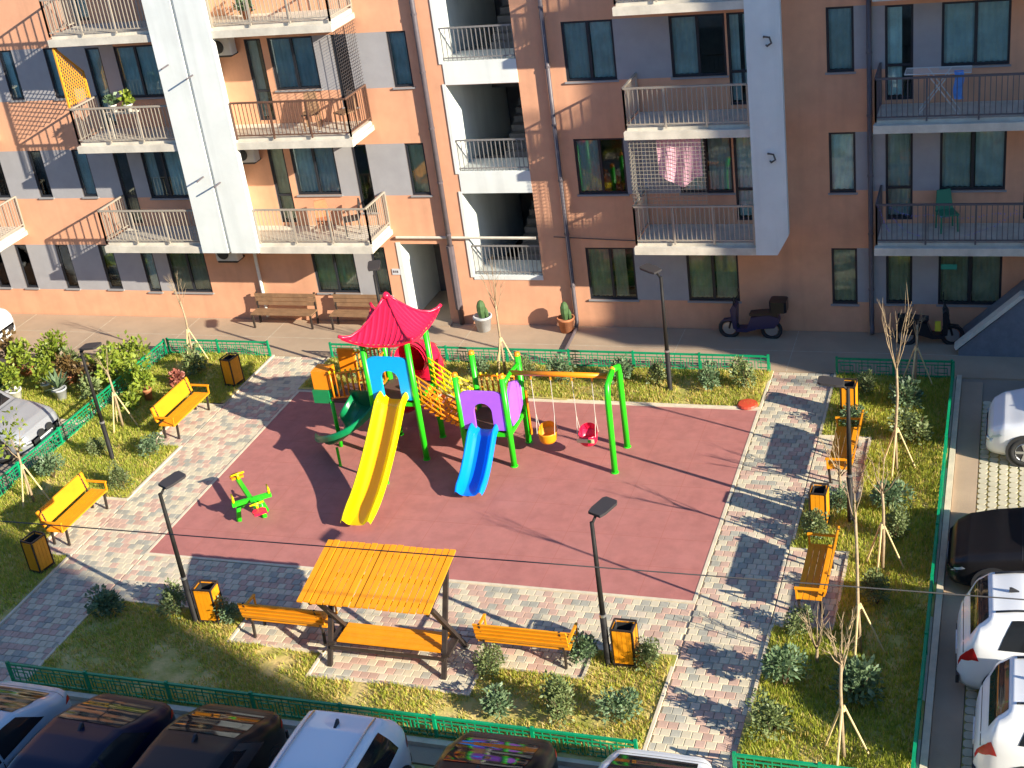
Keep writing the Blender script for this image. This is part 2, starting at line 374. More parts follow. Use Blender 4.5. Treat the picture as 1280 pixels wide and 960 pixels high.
# ================================================================ the apartment building
FY = 32.78
bld = thing('apartment_building', (-14, FY, 0), 'orange rendered apartment block with white fins, grey window bands and balconies', 'building')
H1, H2 = .83, 2.3
WIN = []      # (x0,x1,z0,z1,kind)
for k_ in range(4):
    z = 3*k_
    for (a, b) in ((-33.2, -32.0), (-30.15, -29.7), (-29.1, -28.65), (-27.56, -27.1), (-26.0, -25.5)): WIN.append((a, b, z+H1+.07, z+H2+.06, 'n', k_))
    if k_ == 0: WIN.append((-24.56, -24.13, z+H1, z+H2, 'n', k_))
    else: WIN.append((-24.6, -24.13, z+.06, z+H2, 'd', k_))
    WIN.append((-23.65, -22.35, z+H1, z+H2, 'w', k_))
    if k_: WIN.append((-19.5, -19.0, z+.06, z+H2, 'd', k_))
    WIN.append((-18.8, -17.45, z+H1+.05, z+H2, 'w', k_))
    WIN.append((-16.91, -16.46, z+(H1 if k_ == 0 else .35), z+H2, 'n', k_))
    if k_: WIN.append((-15.31, -14.76, z+H1, z+H2, 'n', k_))
    WIN.append((-10.57, -9.25, z+H1-.03, z+H2, 'w', k_)); WIN.append((-7.85, -6.5, z+H1-.03, z+H2, 'w', k_))
    if k_: WIN.append((-6.45, -5.82, z+.06, z+H2, 'd', k_))
    WIN.append((-4.13, -3.5, z+H1-.06, z+H2, 'n', k_))
    WIN.append((-2.8, -2.17, z+(.06 if k_ else .8), z+H2-.03, 'd' if k_ else 'n', k_)); WIN.append((-1.55, -.07, z+H1-.03, z+H2-.03, 'w', k_))
    if k_: WIN.append((.35, 1.0, z+.06, z+H2, 'd', k_))
    WIN.append((2.2, 3.5, z+H1, z+H2, 'w', k_))
STW = (-13.86, -11.85)
OPEN = [(STW[0], STW[1], 1.47, 3.88), (STW[0], STW[1], 4.47, 6.82), (STW[0], STW[1], 7.44, 9.8), (STW[0], STW[1], 10.4, 12.8)]
ENT = (-15.94, -14.76, 0.0, 2.4)
holes = [h[:4] for h in WIN]+OPEN+[ENT]
greyz = []
for k_ in range(4):
    z = 3*k_
    greyz += [(-31.9, -23.65, z+H1+.03, z+H2+.06), (-17.45, -16.91, z+H1, z+H2), (-9.25, -7.85, z+H1-.03, z+H2), (-3.5, -3.16, z+H1, z+H2), (-3.1, -2.8, z+H1-.03, z+H2-.03), (-2.17, -1.55, z+H1-.03, z+H2-.03)]
    if k_: greyz.append((-16.46, -15.31, z+H1, z+H2))
WALL = (-46, 14, -.05, 15.5)
wb = MB()
for (a, b, c, d) in sub(WALL, holes+greyz): wb.quad((a, FY, c), (b, FY, c), (b, FY, d), (a, FY, d))
wb.build('wall', M_['orange'], bld)
for g in greyz:
    gb = MB()
    for (a, b, c, d) in sub(g, holes): gb.quad((a, FY, c), (b, FY, c), (b, FY, d), (a, FY, d))
    gb.build('grey_panel', M_['grey'], bld)
# inner core, floors, roof
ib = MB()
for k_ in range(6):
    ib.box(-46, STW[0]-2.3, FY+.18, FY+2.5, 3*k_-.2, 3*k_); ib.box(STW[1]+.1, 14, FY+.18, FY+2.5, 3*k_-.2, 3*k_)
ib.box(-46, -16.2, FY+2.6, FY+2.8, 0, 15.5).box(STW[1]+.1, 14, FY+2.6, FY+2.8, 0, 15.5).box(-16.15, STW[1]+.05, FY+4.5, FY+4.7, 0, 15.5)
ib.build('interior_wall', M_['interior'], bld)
rb = MB(); rb.box(-46, 14, FY+.2, FY+12, 15.52, 16.0); rb.box(-46, 14, FY+11, FY+12, -.05, 15.5); rb.box(13.8, 13.99, FY+.05, FY+11, -.05, 15.5); rb.box(-45.99, -45.8, FY+.05, FY+11, -.05, 15.5)
rb.build('roof', M_['white'], bld)
# windows
rw = random.Random(3)
for (a, b, c, d, kd, k_) in WIN:
    vis_ = b > -31 and a < 1.2
    mb = MB(); y = FY+.035; t = .055
    mb.box(a+.002, b-.002, y, y+.06, c+.002, c+t).box(a+.002, b-.002, y, y+.06, d-t, d-.002).box(a+.002, a+t, y, y+.06, c+t, d-t).box(b-t, b-.002, y, y+.06, c+t, d-t)
    mids = [(a+b)/2] if kd == 'w' else []
    for m in mids: mb.box(m-.035, m+.035, y+.001, y+.059, c+t, d-t)
    if kd == 'd': mb.box(a+t, b-t, y+.002, y+.058, c+.78, c+.84)
    wo = mb.build('window' if kd != 'd' else 'balcony_door', M_['frame'], bld)
    xs = [a+t, *mids, b-t]
    for i in range(len(xs)-1):
        MB().box(xs[i]+.001, xs[i+1]-.001, y+.025, y+.033, c+t, d-t).build('pane', M_['glass'], wo)
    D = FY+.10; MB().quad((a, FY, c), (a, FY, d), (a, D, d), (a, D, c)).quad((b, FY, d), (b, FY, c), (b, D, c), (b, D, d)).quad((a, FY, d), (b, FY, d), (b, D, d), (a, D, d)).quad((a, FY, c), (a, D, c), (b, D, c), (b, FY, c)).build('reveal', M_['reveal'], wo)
    if kd != 'd': MB().box(a-.04, b+.04, FY-.05, FY-.002, c-.045, c-.004).build('sill', M_['sill'], wo)
    # curtains
    u = rw.random()
    if kd == 'w' and a > -11: u = .1
    if vis_ and u < (.95 if k_ == 0 or kd == 'n' else .92):
        tan = (k_ == 0 and a > -19) or rw.random() < .12
        halves = [(a+.03, (a+b)/2-.06), ((a+b)/2+.06, b-.03)] if kd == 'w' and rw.random() < .5 else [(a+.03, b-.03)]
        if k_ == 2 and -11 < a < -6: halves = [(a+.05, (a+b)/2-.05), ((a+b)/2+.05, b-.08)]
        for (p, q) in halves[:rw.choice((1, 2, 2, 2))]:
            if rw.random() < .2: q = p+(q-p)*.6
            n = max(6, int((q-p)/.028)); z1 = d-.04; z0 = c+(.05 if kd != 'd' else .08)
            cb = MB().grid(lambda s_, t_: (p+(q-p)*s_, FY+.135+.022*math.sin(s_*(q-p)*48+.5*math.sin(s_*9))+.01*math.sin(t_*5), z0+(z1-z0)*t_), n, 3)
            cb.build('curtain', M_['curtain_tan' if tan else 'curtain'], wo, smooth=True)
# fins
def fin(x0, x1, z0, chamf, groove):
    Y0 = 31.3; mb = MB()
    if chamf: mb.prism([(x0, z0), (x1-.28, z0), (x1, z0+.5), (x1, 15.5), (x0, 15.5)], Y0, Y0+.2, lambda a, b, c: (a, c, b))
    else:
        mb.box(x0, groove-.05, Y0, Y0+.2, z0, 15.5).box(groove+.05, x1, Y0, Y0+.2, z0, 15.5).box(groove-.052, groove+.052, Y0+.06, FY-.004, z0+.01, 15.4)
    return mb.build('white_fin', M_['white'], bld)
f1 = fin(-21.36, -19.57, 2.72, False, -20.48); f2 = fin(-5.75, -4.95, 2.72, True, None)
for (x, z) in ((-21.02, 8.08), (-20.35, 7.78), (-20.76, 4.97), (-20.27, 4.8), (-20.8, 10.9)):
    MB().tube([(x, 31.3, z), (x, 30.95, z-.02)], .022, 7).build('drain_spout', M_['pipe'], f1)
for (x, z) in ((-5.25, 7.96), (-5.27, 5.21)):
    MB().tube([(x-.09, 31.36, z+.06), (x-.07, 31.22, z+.12), (x+.06, 31.2, z+.1), (x+.1, 31.2, z-.03), (x, 31.22, z-.1), (x-.06, 31.37, z-.1)], .024, 6).build('cable_hook', M_['cable'], f2)
# balconies
def railing(x0, x1, z, left, right, m, step=.115, y0=31.45):
    mb = MB(); top = z+.98; runs = [((x0, y0), (x1, y0))]
    if left: runs.append(((x0, y0), (x0, FY-.02)))
    if right: runs.append(((x1, y0), (x1, FY-.02)))
    for (a, b) in runs:
        L = math.dist(a, b); n = max(2, int(L/step)); np_ = max(1, round(L/1.15))
        mb.bar((*a, top), (*b, top), .05, .045); mb.bar((*a, z+.09), (*b, z+.09), .03, .03)
        for i in range(n+1):
            t = i/n; x = a[0]+(b[0]-a[0])*t; y = a[1]+(b[1]-a[1])*t; mb.bar((x, y, z+.1), (x, y, top-.02), .018, .018)
        for i in range(np_+1):
            t = i/np_; x = a[0]+(b[0]-a[0])*t; y = a[1]+(b[1]-a[1])*t; mb.bar((x, y, z-.02), (x, y, top), .042, .042)
    return mb
def balcony(x0, x1, k_, left, right, rm):
    z = 3*k_; mb = MB(); mb.box(x0, x1, 31.51, FY-.004, z-.3, z-.16).box(x0+.05, x1-.05, 31.515, FY-.005, z-.16, z-.04)
    mb.box(max(x0, -19.565) if x0 < -19.57 and x0 > -21.3 else x0, (-21.365 if x0 < -24 and x0 > -25 else (-5.755 if x0 > -9 and x0 < -8 else x1)), 31.36, 31.508, z-.31, z-.12)
    o = mb.build('balcony', M_['slab'], bld)
    railing(max(x0+.05, -19.53) if -21.3 < x0 < -19.57 else x0+.05, -21.4 if -25 < x0 < -24 else (-5.8 if -9 < x0 < -8 else x1-.05), z-.04, left, right, rm).build('railing', rm, o)
    return o
for k_ in (1, 2, 3, 4):
    balcony(-31.8, -28.43, k_, False, True, M_['rail']); balcony(-24.65, -20.55, k_, True, False, M_['rail'])
    balcony(-20.41, -16.1, k_, False, True, M_['rail_brown' if k_ == 2 else 'rail'])
    balcony(-8.82, -5.35, k_, True, False, M_['rail']); balcony(-2.95, 1.6, k_, True, True, M_['rail_shaded'])
# stairwell
for i, (a, b, c, d) in enumerate(OPEN):
    z = c
    MB().box(a, b, FY-.02, FY+1.1, z-.6 if i else z-.12, z).build('landing', M_['white'], bld)
    sb = MB(); sb.box(a-.0, a+.001, FY, FY+4.4, c, d)
    wl = MB().box(a-.25, a-.001, FY+.02, FY+4.4, c-.5, d+.1); wl.box(b+.001, b+.09, FY+.02, FY+4.4, c-.5, d+.1); wl.build('stair_side_wall', M_['white'], bld)
    st = MB()
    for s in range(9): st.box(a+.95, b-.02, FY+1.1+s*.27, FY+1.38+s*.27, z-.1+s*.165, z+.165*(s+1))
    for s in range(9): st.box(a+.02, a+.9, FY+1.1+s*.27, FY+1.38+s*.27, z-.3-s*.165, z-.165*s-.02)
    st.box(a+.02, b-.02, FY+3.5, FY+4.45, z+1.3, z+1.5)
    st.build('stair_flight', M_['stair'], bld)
    rl = MB(); rl.bar((a+.02, FY+.06, z+.85), (b-.02, FY+.06, z+.85), .045, .04); rl.bar((a+.02, FY+.06, z+.08), (b-.02, FY+.06, z+.08), .03, .03)
    for s in range(17): x = a+.04+(b-a-.08)*s/16; rl.bar((x, FY+.06, z+.0), (x, FY+.06, z+.85), .018, .018)
    rl.build('railing', M_['rail_grey'], bld)
    tr = MB().box(a-.09, a-.002, FY-.025, FY-.002, c-.05, d+.04); tr.build('white_trim', M_['white'], bld)
# entrance
a, b, c, d = ENT
e = MB().box(a-.12, a-.0015, FY+.01, FY+2.2, 0, d+.1); e.box(b+.0015, b+.1, FY+.01, FY+2.2, 0, d+.1); e.box(a, b, FY+.01, FY+2.2, d+.002, d+.1); e.build('entrance_wall', M_['white'], bld)
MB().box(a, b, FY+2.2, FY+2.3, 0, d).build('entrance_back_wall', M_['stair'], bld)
MB().box(a+.75, b-.02, FY+1.6, FY+1.66, 0, 2.1).build('entrance_door', M_['frame'], bld)
MB().box(a-.05, b+.05, FY-.3, FY+2.1, -.0, .03).build('doorstep', M_['sidewalk'], bld)
MB().box(a-.13, a-.004, FY-.02, FY-.003, 0, d+.05).build('white_trim', M_['white'], bld)
pq = MB().box(-16.33, -16.08, FY-.02, FY-.004, 1.47, 1.65).build('number_plaque', M_['sign'], bld)
pm = MB()
for i, (px_, pw) in enumerate(((-16.30, .05), (-16.23, .03), (-16.185, .045))): pm.box(px_, px_+pw, FY-.0225, FY-.0195, 1.53, 1.60)
pm.build('plaque_marking', M_['pipe'], pq)
MB().tube([(-16.0, FY-.06, 2.62), (-11.9, FY-.06, 2.6)], .04, 6).build('conduit', M_['slab'], bld)
MB().tube([(-11.4, FY-.03, 2.62), (-9.0, FY-.03, 2.5)], .012, 5).build('conduit', M_['cable'], bld)
# downpipes
for x, r_ in ((-14.4, .075), (-11.0, .06), (-3.15, .06)):
    pts = [(x, FY-.1, 15.3), (x, FY-.1, .35), (x+.02, FY-.16, .18), (x+.02, FY-.28, .08)] if x != -14.4 else [(x, FY-.1, 15.3), (x, FY-.1, .02)]
    o = MB().tube(pts, r_, 8).build('downpipe', M_['pipe'], bld, smooth=True)
    for z in (1.2, 2.7, 4.2, 5.7, 7.2, 8.7): MB().tube([(x, FY-.1, z), (x, FY-.1, z+.05)], r_+.012, 8).build('clip', M_['pipe'], o)
MB().tube([(-14.4, FY-.12, .5), (-14.4, FY-.12, 2.4)], .11, 8).build('pipe_casing', M_['pipe'], bld)
# shop sign in the ground floor window
MB().box(-1.5, -1.12, FY+.05, FY+.058, 1.72, 1.86).build('window_sign', M_['teal'], bld)

# the blocks that stand out of view and cast the long shade
def far_block(name, label, x0, x1, y0, y1, h, face, cols, wm='orange'):
    o = thing(name, ((x0+x1)/2, (y0+y1)/2, 0), label, 'building')
    MB().box(x0, x1, y0, y1, -.05, h).build('wall', M_[wm], o)
    me = None
    for k_ in range(int(h//3)):
        for i in range(cols):
            t = (i+.5)/cols
            if me is None: me = MB().box(-.7, .7, -.02, .02, 0, 1.5).mesh('window', M_['carglass'])
            w_ = bpy.data.objects.new('window', me); COL.objects.link(w_); w_.parent = o
            if face == 'y': w_.location = (x0+(x1-x0)*t-o.location.x, y1+.012-o.location.y, 3*k_+.9)
            else: w_.location = (x0-.012-o.location.x, y0+(y1-y0)*t-o.location.y, 3*k_+.9); w_.rotation_euler = (0, 0, math.pi/2)
    return o
far_block('opposite_building', 'white apartment block facing the playground from across the parked cars', -60, 15.9, -14, -.75, 17.2, 'y', 22, 'white')  # walls of these unseen blocks made white to bounce light onto the facade
far_block('corner_tower', 'tall white tower at the end of the opposite apartment block', 16.0, 32.0, -14, -.75, 25, 'y', 5, 'white')
nb = far_block('neighbour_building', 'white apartment block at the end of the yard beyond the right parking', 18.0, 30, 21.2, 36, 24.5, 'x', 5, 'white')
for k_ in range(3, 8):
    z = 3*k_+.3
    s = MB().box(18.6, 22.2, 20.15, 21.19, z, z+.22).build('balcony', M_['slab'], nb)
    r_ = MB(); r_.bar((18.62, 20.2, z+1.2), (22.2, 20.2, z+1.2), .07, .06)
    for i in range(15): r_.bar((18.65+i*.25, 20.2, z+.2), (18.65+i*.25, 20.2, z+1.2), .035, .035)
    if k_ in (4, 5): r_.box(18.65, 22.15, 20.19, 20.21, z+.25, z+1.1)
    r_.build('railing', M_['rail'], s)

# ================================================================ fences
def fence(p0, p1, label):
    p0 = Vector((*p0, 0)); p1 = Vector((*p1, 0)); d = p1-p0; L = d.length; d.normalize(); n = max(1, round(L/1.7)); pl = L/n; H = .47; zb = .07
    o = thing('low_fence', p0, label, 'fence', 'low green fences around the planting beds')
    def P(t, z): return p0+d*t+Vector((0, 0, z))
    post = None
    for i in range(n+1):
        MB().bar(P(i*pl, 0), P(i*pl, H+.05), .055, .055).build('post', M_['fence'], o)
    for i in range(n):
        a = i*pl+.03; b = (i+1)*pl-.03; mb = MB()
        mb.bar(P(a, H), P(b, H), .05, .04); mb.bar(P(a, zb), P(b, zb), .035, .035); mb.bar(P(a, H-.10), P(b, H-.10), .02, .02)
        c = (b-a); m = int(c/.14)
        for j in range(1, m):
            t = a+c*j/m
            mb.bar(P(t, zb), P(t, H if j % 3 else H-.1), .016, .016)
        for j in range(0, m-1, 3):      # key pattern
            t0 = a+c*(j+.5)/m; t1 = a+c*(j+2.5)/m
            mb.bar(P(t0, zb+.09), P(t1, zb+.09), .016, .016); mb.bar(P(t0, zb+.22), P(t1, zb+.22), .016, .016); mb.bar(P(t0, zb+.09), P(t0, H-.1), .016, .016); mb.bar(P(t1, zb), P(t1, zb+.22), .016, .016)
        mb.build('rail_panel', M_['fence'], o)
    return o
fence((-17.7, 16.38), (-5.35, 16.38), 'low green fence in front of the pergola bed behind parked cars')
fence((-3.75, 16.38), (-1.1, 16.38), 'short green fence across the parking end of the sapling bed')
fence((-1.06, 16.45), (-1.06, 30.2), 'long green fence between the sapling bed and the open-grid parking')
fence((-22.62, 13.0), (-22.62, 30.2), 'long green fence beside the silver car and potted plants')
fence((-22.55, 30.28), (-19.3, 30.28), 'short green fence along pavement behind the staked sapling and bin')
fence((-17.35, 30.28), (-5.4, 30.28), 'long green fence along pavement behind the play tower')
fence((-3.75, 30.28), (-1.1, 30.28), 'short shaded green fence facing the parked scooters')

# ================================================================ lamps, bins, benches
def lamp_proto():
    o = thing('lamp_post', (0, 0, 0), 'x', 'lamp post', 'dark lamp posts around the playground')
    MB().lathe([(.075, 0), (.075, .02), (.06, .04), (.06, 1.1)], n=10).build('base', M_['lampmetal'], o, True)
    MB().tube([(0, 0, 1.1), (0, 0, 3.05)], [.05, .036], 9).build('pole', M_['lampmetal'], o, True)
    MB().tube([(0, 0, 1.08), (0, 0, 1.13)], .065, 9).build('collar', M_['rim'], o)
    MB().tube([(0, 0, 3.0), (.0, .1, 3.1), (0, .2, 3.14)], .025, 7).build('arm', M_['lampmetal'], o)
    h = MB(); h.prism([(-.13, .08), (.13, .08), (.16, .2), (.16, .5), (.12, .56), (-.12, .56), (-.16, .5), (-.16, .2)], 3.13, 3.18, lambda a, b, c: (a, b, c+.1*(b-.08)))
    hd = h.build('lamp_head', M_['lamphead'], o)
    MB().prism([(-.12, .22), (.12, .22), (.12, .5), (-.12, .5)], 3.118, 3.128, lambda a, b, c: (a, b, c+.1*(b-.08))).build('lens', M_['lens'], hd)
    return o
lp = lamp_proto()
for (x, y, rz, lb) in ((-20.68, 24.42, -90, 'black lamp post in grass between the two yellow benches beside silver car'), (-14.97, 18.67, -25, 'black lamp post standing beside yellow bin at end of the bench by the pergola'),
                       (-6.46, 18.74, -25, 'black lamp post beside yellow bin near the lone bench and shrubs'), (-7.62, 29.14, 60, 'black lamp post among shrubs in the bed behind the swing'),
                       (-2.76, 23.9, 90, 'dark lamp post in the sapling bed between two yellow benches'), (-15.01, 29.08, 20, 'lamp post half hidden behind the red pagoda roof')):
    place(lp, (x, y, .02), R(rz), lb)
drop(lp)

def bin_proto():
    o = thing('litter_bin', (0, 0, 0), 'x', 'litter bin', 'yellow litter bins')
    w_, d_, h = .21, .17, .82
    fr = MB()
    for sx in (-1, 1):
        for sy in (-1, 1): fr.bar((sx*w_, sy*d_, 0), (sx*w_, sy*d_, h+.06), .024, .024)
    fr.box(-w_-.02, w_+.02, -d_-.02, d_+.02, .06, .09); fr.bar((-w_, -d_, h+.06), (w_, -d_, h+.06), .028, .028).bar((-w_, d_, h+.06), (w_, d_, h+.06), .028, .028).bar((-w_, -d_, h+.06), (-w_, d_, h+.06), .028, .028).bar((w_, -d_, h+.06), (w_, d_, h+.06), .028, .028)
    fr.build('frame', M_['iron'], o)
    n = 4
    for i in range(n):
        a = -w_+.03+(2*w_-.06)*i/n; b = -w_+.03+(2*w_-.06)*(i+1)/n-.006
        MB().box(a, b, -d_-.012, -d_+.012, .12, h+.02).build('slat', M_['wood'], o); MB().box(a, b, d_-.012, d_+.012, .12, h+.02).build('slat', M_['wood'], o)
    for i in range(3):
        a = -d_+.03+(2*d_-.06)*i/3; b = -d_+.03+(2*d_-.06)*(i+1)/3-.006
        MB().box(-w_-.012, -w_+.012, a, b, .12, h+.02).build('slat', M_['wood'], o); MB().box(w_-.012, w_+.012, a, b, .12, h+.02).build('slat', M_['wood'], o)
    lb_ = MB(); q = .155; r_ = .115
    lb_.box(-q, q, -r_-.01, -r_, .1, h+.03).box(-q, q, r_, r_+.01, .1, h+.03).box(-q-.01, -q, -r_, r_, .1, h+.03).box(q, q+.01, -r_, r_, .1, h+.03).box(-q, q, -r_, r_, .1, .12)
    lb_.build('liner', M_['bin_in'], o)
    return o
bp = bin_proto()
for (x, y, rz, lb) in ((-19.55, 19.9, 80, 'yellow slatted bin standing in deep shade by the left path'), (-14.66, 18.83, 3, 'yellow slatted bin beside the lamp post left of the pergola'), (-19.5, 28.6, 80, 'yellow slatted bin in shade beyond the left bench near pavement fence'),
                       (-6.14, 18.85, 0, 'yellow slatted bin against lamp post on the shrub bed edge'), (-3.35, 23.75, 88, 'yellow slatted bin between the two right benches'), (-3.25, 28.3, 88, 'yellow slatted bin next to shrub at the pavement end of the right path')):
    place(bp, (x, y, .02), R(rz), lb, sc=.95)
drop(bp)

def bench_proto():      # seat faces +y, length along x
    o = thing('park_bench', (0, 0, 0), 'x', 'bench', 'yellow benches')
    L = .88
    for i in range(4): MB().box(-L, L, .02+i*.115, .125+i*.115, .435, .47).build('seat_slat', M_['wood'], o)
    for i in range(4):
        z = .53+i*.098
        MB().prism([(0, z), (.035, z), (.035-.018, z+.09), (-.018, z+.09)], -L, L, lambda a, b, c: (c, a-.03-.18*(b-.5), b)).build('back_slat', M_['wood'], o)
    for s in (-1, 1):
        x = s*(L-.12); f = MB()
        f.bar((x, .42, 0), (x, .46, .43), .04, .05).bar((x, .02, 0), (x, .06, .43), .04, .05).bar((x, .02, .42), (x, .48, .42), .04, .03).bar((x, .03, .4), (x, -.1, .92), .035, .04)
        f.build('leg_frame', M_['iron'], o)
        xa = s*(L+.005); ar = MB(); ar.bar((xa, .46, .44), (xa, .47, .66), .03, .035).bar((xa, -.05, .68), (xa, .5, .68), .05, .035)
        ar.build('armrest', M_['wood'], o)
    return o
bn = bench_proto()
for (x, y, rz, lb) in ((-19.93, 26.4, -90, 'yellow bench on left path nearest the pavement, sapling behind it'), (-19.93, 21.6, -90, 'yellow bench on left path next to the shaded bin'), (-12.75, 18.42, 0, 'yellow bench in front bed between lamp post and pergola, seat in shade'),
                       (-7.95, 18.5, 0, 'yellow bench in front bed between the pergola and lamp post'), (-2.9, 21.5, 90, 'yellow bench on right path below the bin, lit by sun'), (-2.9, 26.1, 90, 'yellow bench on right path beside the dark lamp post')):
    place(bn, (x, y, .0), R(rz), lb)
drop(bn)
def old_bench(x, lb):
    o = thing('facade_bench', (x, 32.3, 0), lb, 'bench', 'brown benches against the facade'); L = 1.0 if x < -19 else .85
    for i in range(3): MB().box(x-L, x+L, 32.12+i*.15, 32.25+i*.15, .42, .455).build('seat_slat', M_['benchbrown'], o)
    for i in range(3): MB().box(x-L, x+L, 32.56, 32.59, .55+i*.13, .66+i*.13).build('back_slat', M_['benchbrown'], o)
    for s in (-1, 1):
        xx = x+s*(L-.05); MB().bar((xx, 32.14, 0), (xx, 32.14, .42), .05, .05).bar((xx, 32.5, 0), (xx, 32.62, .95), .05, .05).bar((xx, 32.12, .4), (xx, 32.56, .4), .04, .04).build('leg_frame', M_['iron'], o)
old_bench(-19.82, 'brown slatted bench against the orange wall beneath the balconies'); old_bench(-17.4, 'brown slatted bench by wall half hidden behind the red pagoda roof')

# ================================================================ pergola
pg = thing('pergola', (-10.5, 18.3, 0), 'yellow slatted roof shelter on crossed black legs above a bench', 'pergola')
RX0, RX1 = -11.8, -9.2; YF, ZF, YR, ZR = 17.6, 1.70, 18.98, 2.02
n = 20; sw = (RX1-RX0)/n
for i in range(n):
    a = RX0+i*sw+.011; b = RX0+(i+1)*sw-.011; q = rp.uniform(-.012, .012); dz = rp.uniform(-.01, .01)
    MB().prism([(a, 0), (b, 0), (b, .03), (a, .03)], 0, 1, lambda X, Z, t: (X, YF-.06+q+(YR-YF+.12)*t, ZF+dz+(ZR-ZF)*t+Z)).build('roof_slat', M_['wood'], pg)
for t in (.12, .5, .88):
    y = YF+(YR-YF)*t; z = ZF+(ZR-ZF)*t-.035; MB().bar((RX0+.06, y, z), (RX1-.06, y, z), .06, .06).build('roof_beam', M_['iron'], pg)
for x in (-11.6, -9.3):
    MB().bar((x-.03, 17.88, 0), (x-.03, YR-.18, ZR-.09), .09, .07).build('leg', M_['iron'], pg)
    MB().bar((x+.06, 18.85, 0), (x+.06, YF+.12, ZF-.02), .09, .07).build('leg', M_['iron'], pg)
    MB().bar((x+.015, 17.62, ZF-.07), (x+.015, YR-.05, ZR-.09), .06, .07).build('rafter', M_['iron'], pg)
    MB().bar((x+.015, 18.02, .42), (x+.015, 18.66, .42), .14, .05).build('seat_support', M_['iron'], pg)
for y, z in ((18.0, .36), (18.68, .36)): MB().bar((-11.6, y, z), (-9.3, y, z), .05, .05).build('stretcher', M_['iron'], pg)
for i in range(4): MB().box(-11.48, -9.4, 18.06+i*.145, 18.178+i*.145, .45, .485).build('bench_slat', M_['wood'], pg)

# ================================================================ playground tower
ps = thing('play_structure', (-12.2, 25.9, 0), 'playground climbing frame with red pagoda roof, yellow and blue slides and swing beam', 'play structure')
AX0, AX1, AY0, AY1 = -13.72, -12.6, 25.35, 26.42
BX0, BX1, BY0, BY1 = -11.52, -10.4, 25.27, 26.38
def post(x, y, h, cap='porange', nm='post'):
    o = MB().tube([(x, y, 0), (x, y, h)], .07, 12).build(nm, M_['pgreen'], ps, True)
    if cap: MB().lathe([(.075, h), (.077, h+.03), (.06, h+.07), (.02, h+.09)], (x, y, 0), 10).build('cap', M_[cap], o)
    for z in (.0,): MB().lathe([(.09, .021), (.09, .035), (.06, .05)], (x, y, 0), 12).build('foot_plate', M_['pgreen'], o)
    return o
for x in (AX0, AX1):
    for y in (AY0, AY1): post(x, y, 3.13, None)
for x in (BX0, BX1):
    for y in (BY0, BY1): post(x, y, 2.3)
# pagoda roof
rc = Vector(((AX0+AX1)/2, (AY0+AY1)/2, 0)); RR = .87
def roof_pt(u, v, lift=0):      # u,v in -1..1
    m = max(abs(u), abs(v)); c = min(abs(u), abs(v))
    z = 3.10+.90*max(0, 1-m)**1.55+.20*(abs(u*v))**2.2
    rad = RR*(1-.10*(1-c/m if m > 1e-6 else 0)*m)
    return Vector((rc.x+u*rad, rc.y+v*rad, z+lift))
def rib(t): return .022*max(0, math.cos(t*math.pi*2*13))
mb = MB(); N = 130
def rfun(a, b):
    u, v = 2*a-1, 2*b-1; m = max(abs(u), abs(v)); t = (u if abs(v) >= abs(u) else v)
    return roof_pt(u, v, rib(t*.5) if m > .18 and abs(t) < .92*m else 0)
mb.grid(rfun, N, N); rf = mb.build('roof', M_['pred'], ps, True)
ed = MB()
for s in range(4):
    for i in range(24):
        def q(k):
            t = -1+2*k/24; return {0: (t, -1), 1: (1, t), 2: (-t, 1), 3: (-1, -t)}[s]
        a = roof_pt(*q(i)); b = roof_pt(*q(i+1)); dn = Vector((0, 0, -.06)); ed.quad(a+dn, b+dn, b, a)
ed.build('eave_edge', M_['pred'], rf, True)
for (u, v) in ((-1, -1), (1, -1), (1, 1), (-1, 1)):
    rd = MB().tube([roof_pt(u*t, v*t, .012) for t in (.02, .2, .4, .6, .8, .95, 1.04)], [.03, .028, .026, .026, .03, .045, .04], 8).build('hip_ridge', M_['pred'], rf, True)
MB().lathe([(.10, 3.93), (.08, 4.0), (.03, 4.05)], (rc.x, rc.y, 0), 10).build('finial', M_['pred'], rf, True)
# decks
MB().box(AX0+.03, AX1-.03, AY0+.03, AY1-.03, 1.50, 1.56).build('deck', M_['pdeck'], ps)
MB().box(BX0+.03, BX1-.03, BY0+.03, BY1-.03, .86, .92).build('deck', M_['pdeck'], ps)
for (x0, x1, y0, y1, z) in ((AX0, AX1, AY0, AY1, 1.48), (BX0, BX1, BY0, BY1, .84)):
    fr = MB()
    for (a, b) in (((x0, y0), (x1, y0)), ((x1, y0), (x1, y1)), ((x1, y1), (x0, y1)), ((x0, y1), (x0, y0))): fr.bar((*a, z), (*b, z), .06, .09)
    fr.build('deck_frame', M_['pgreen'], ps)
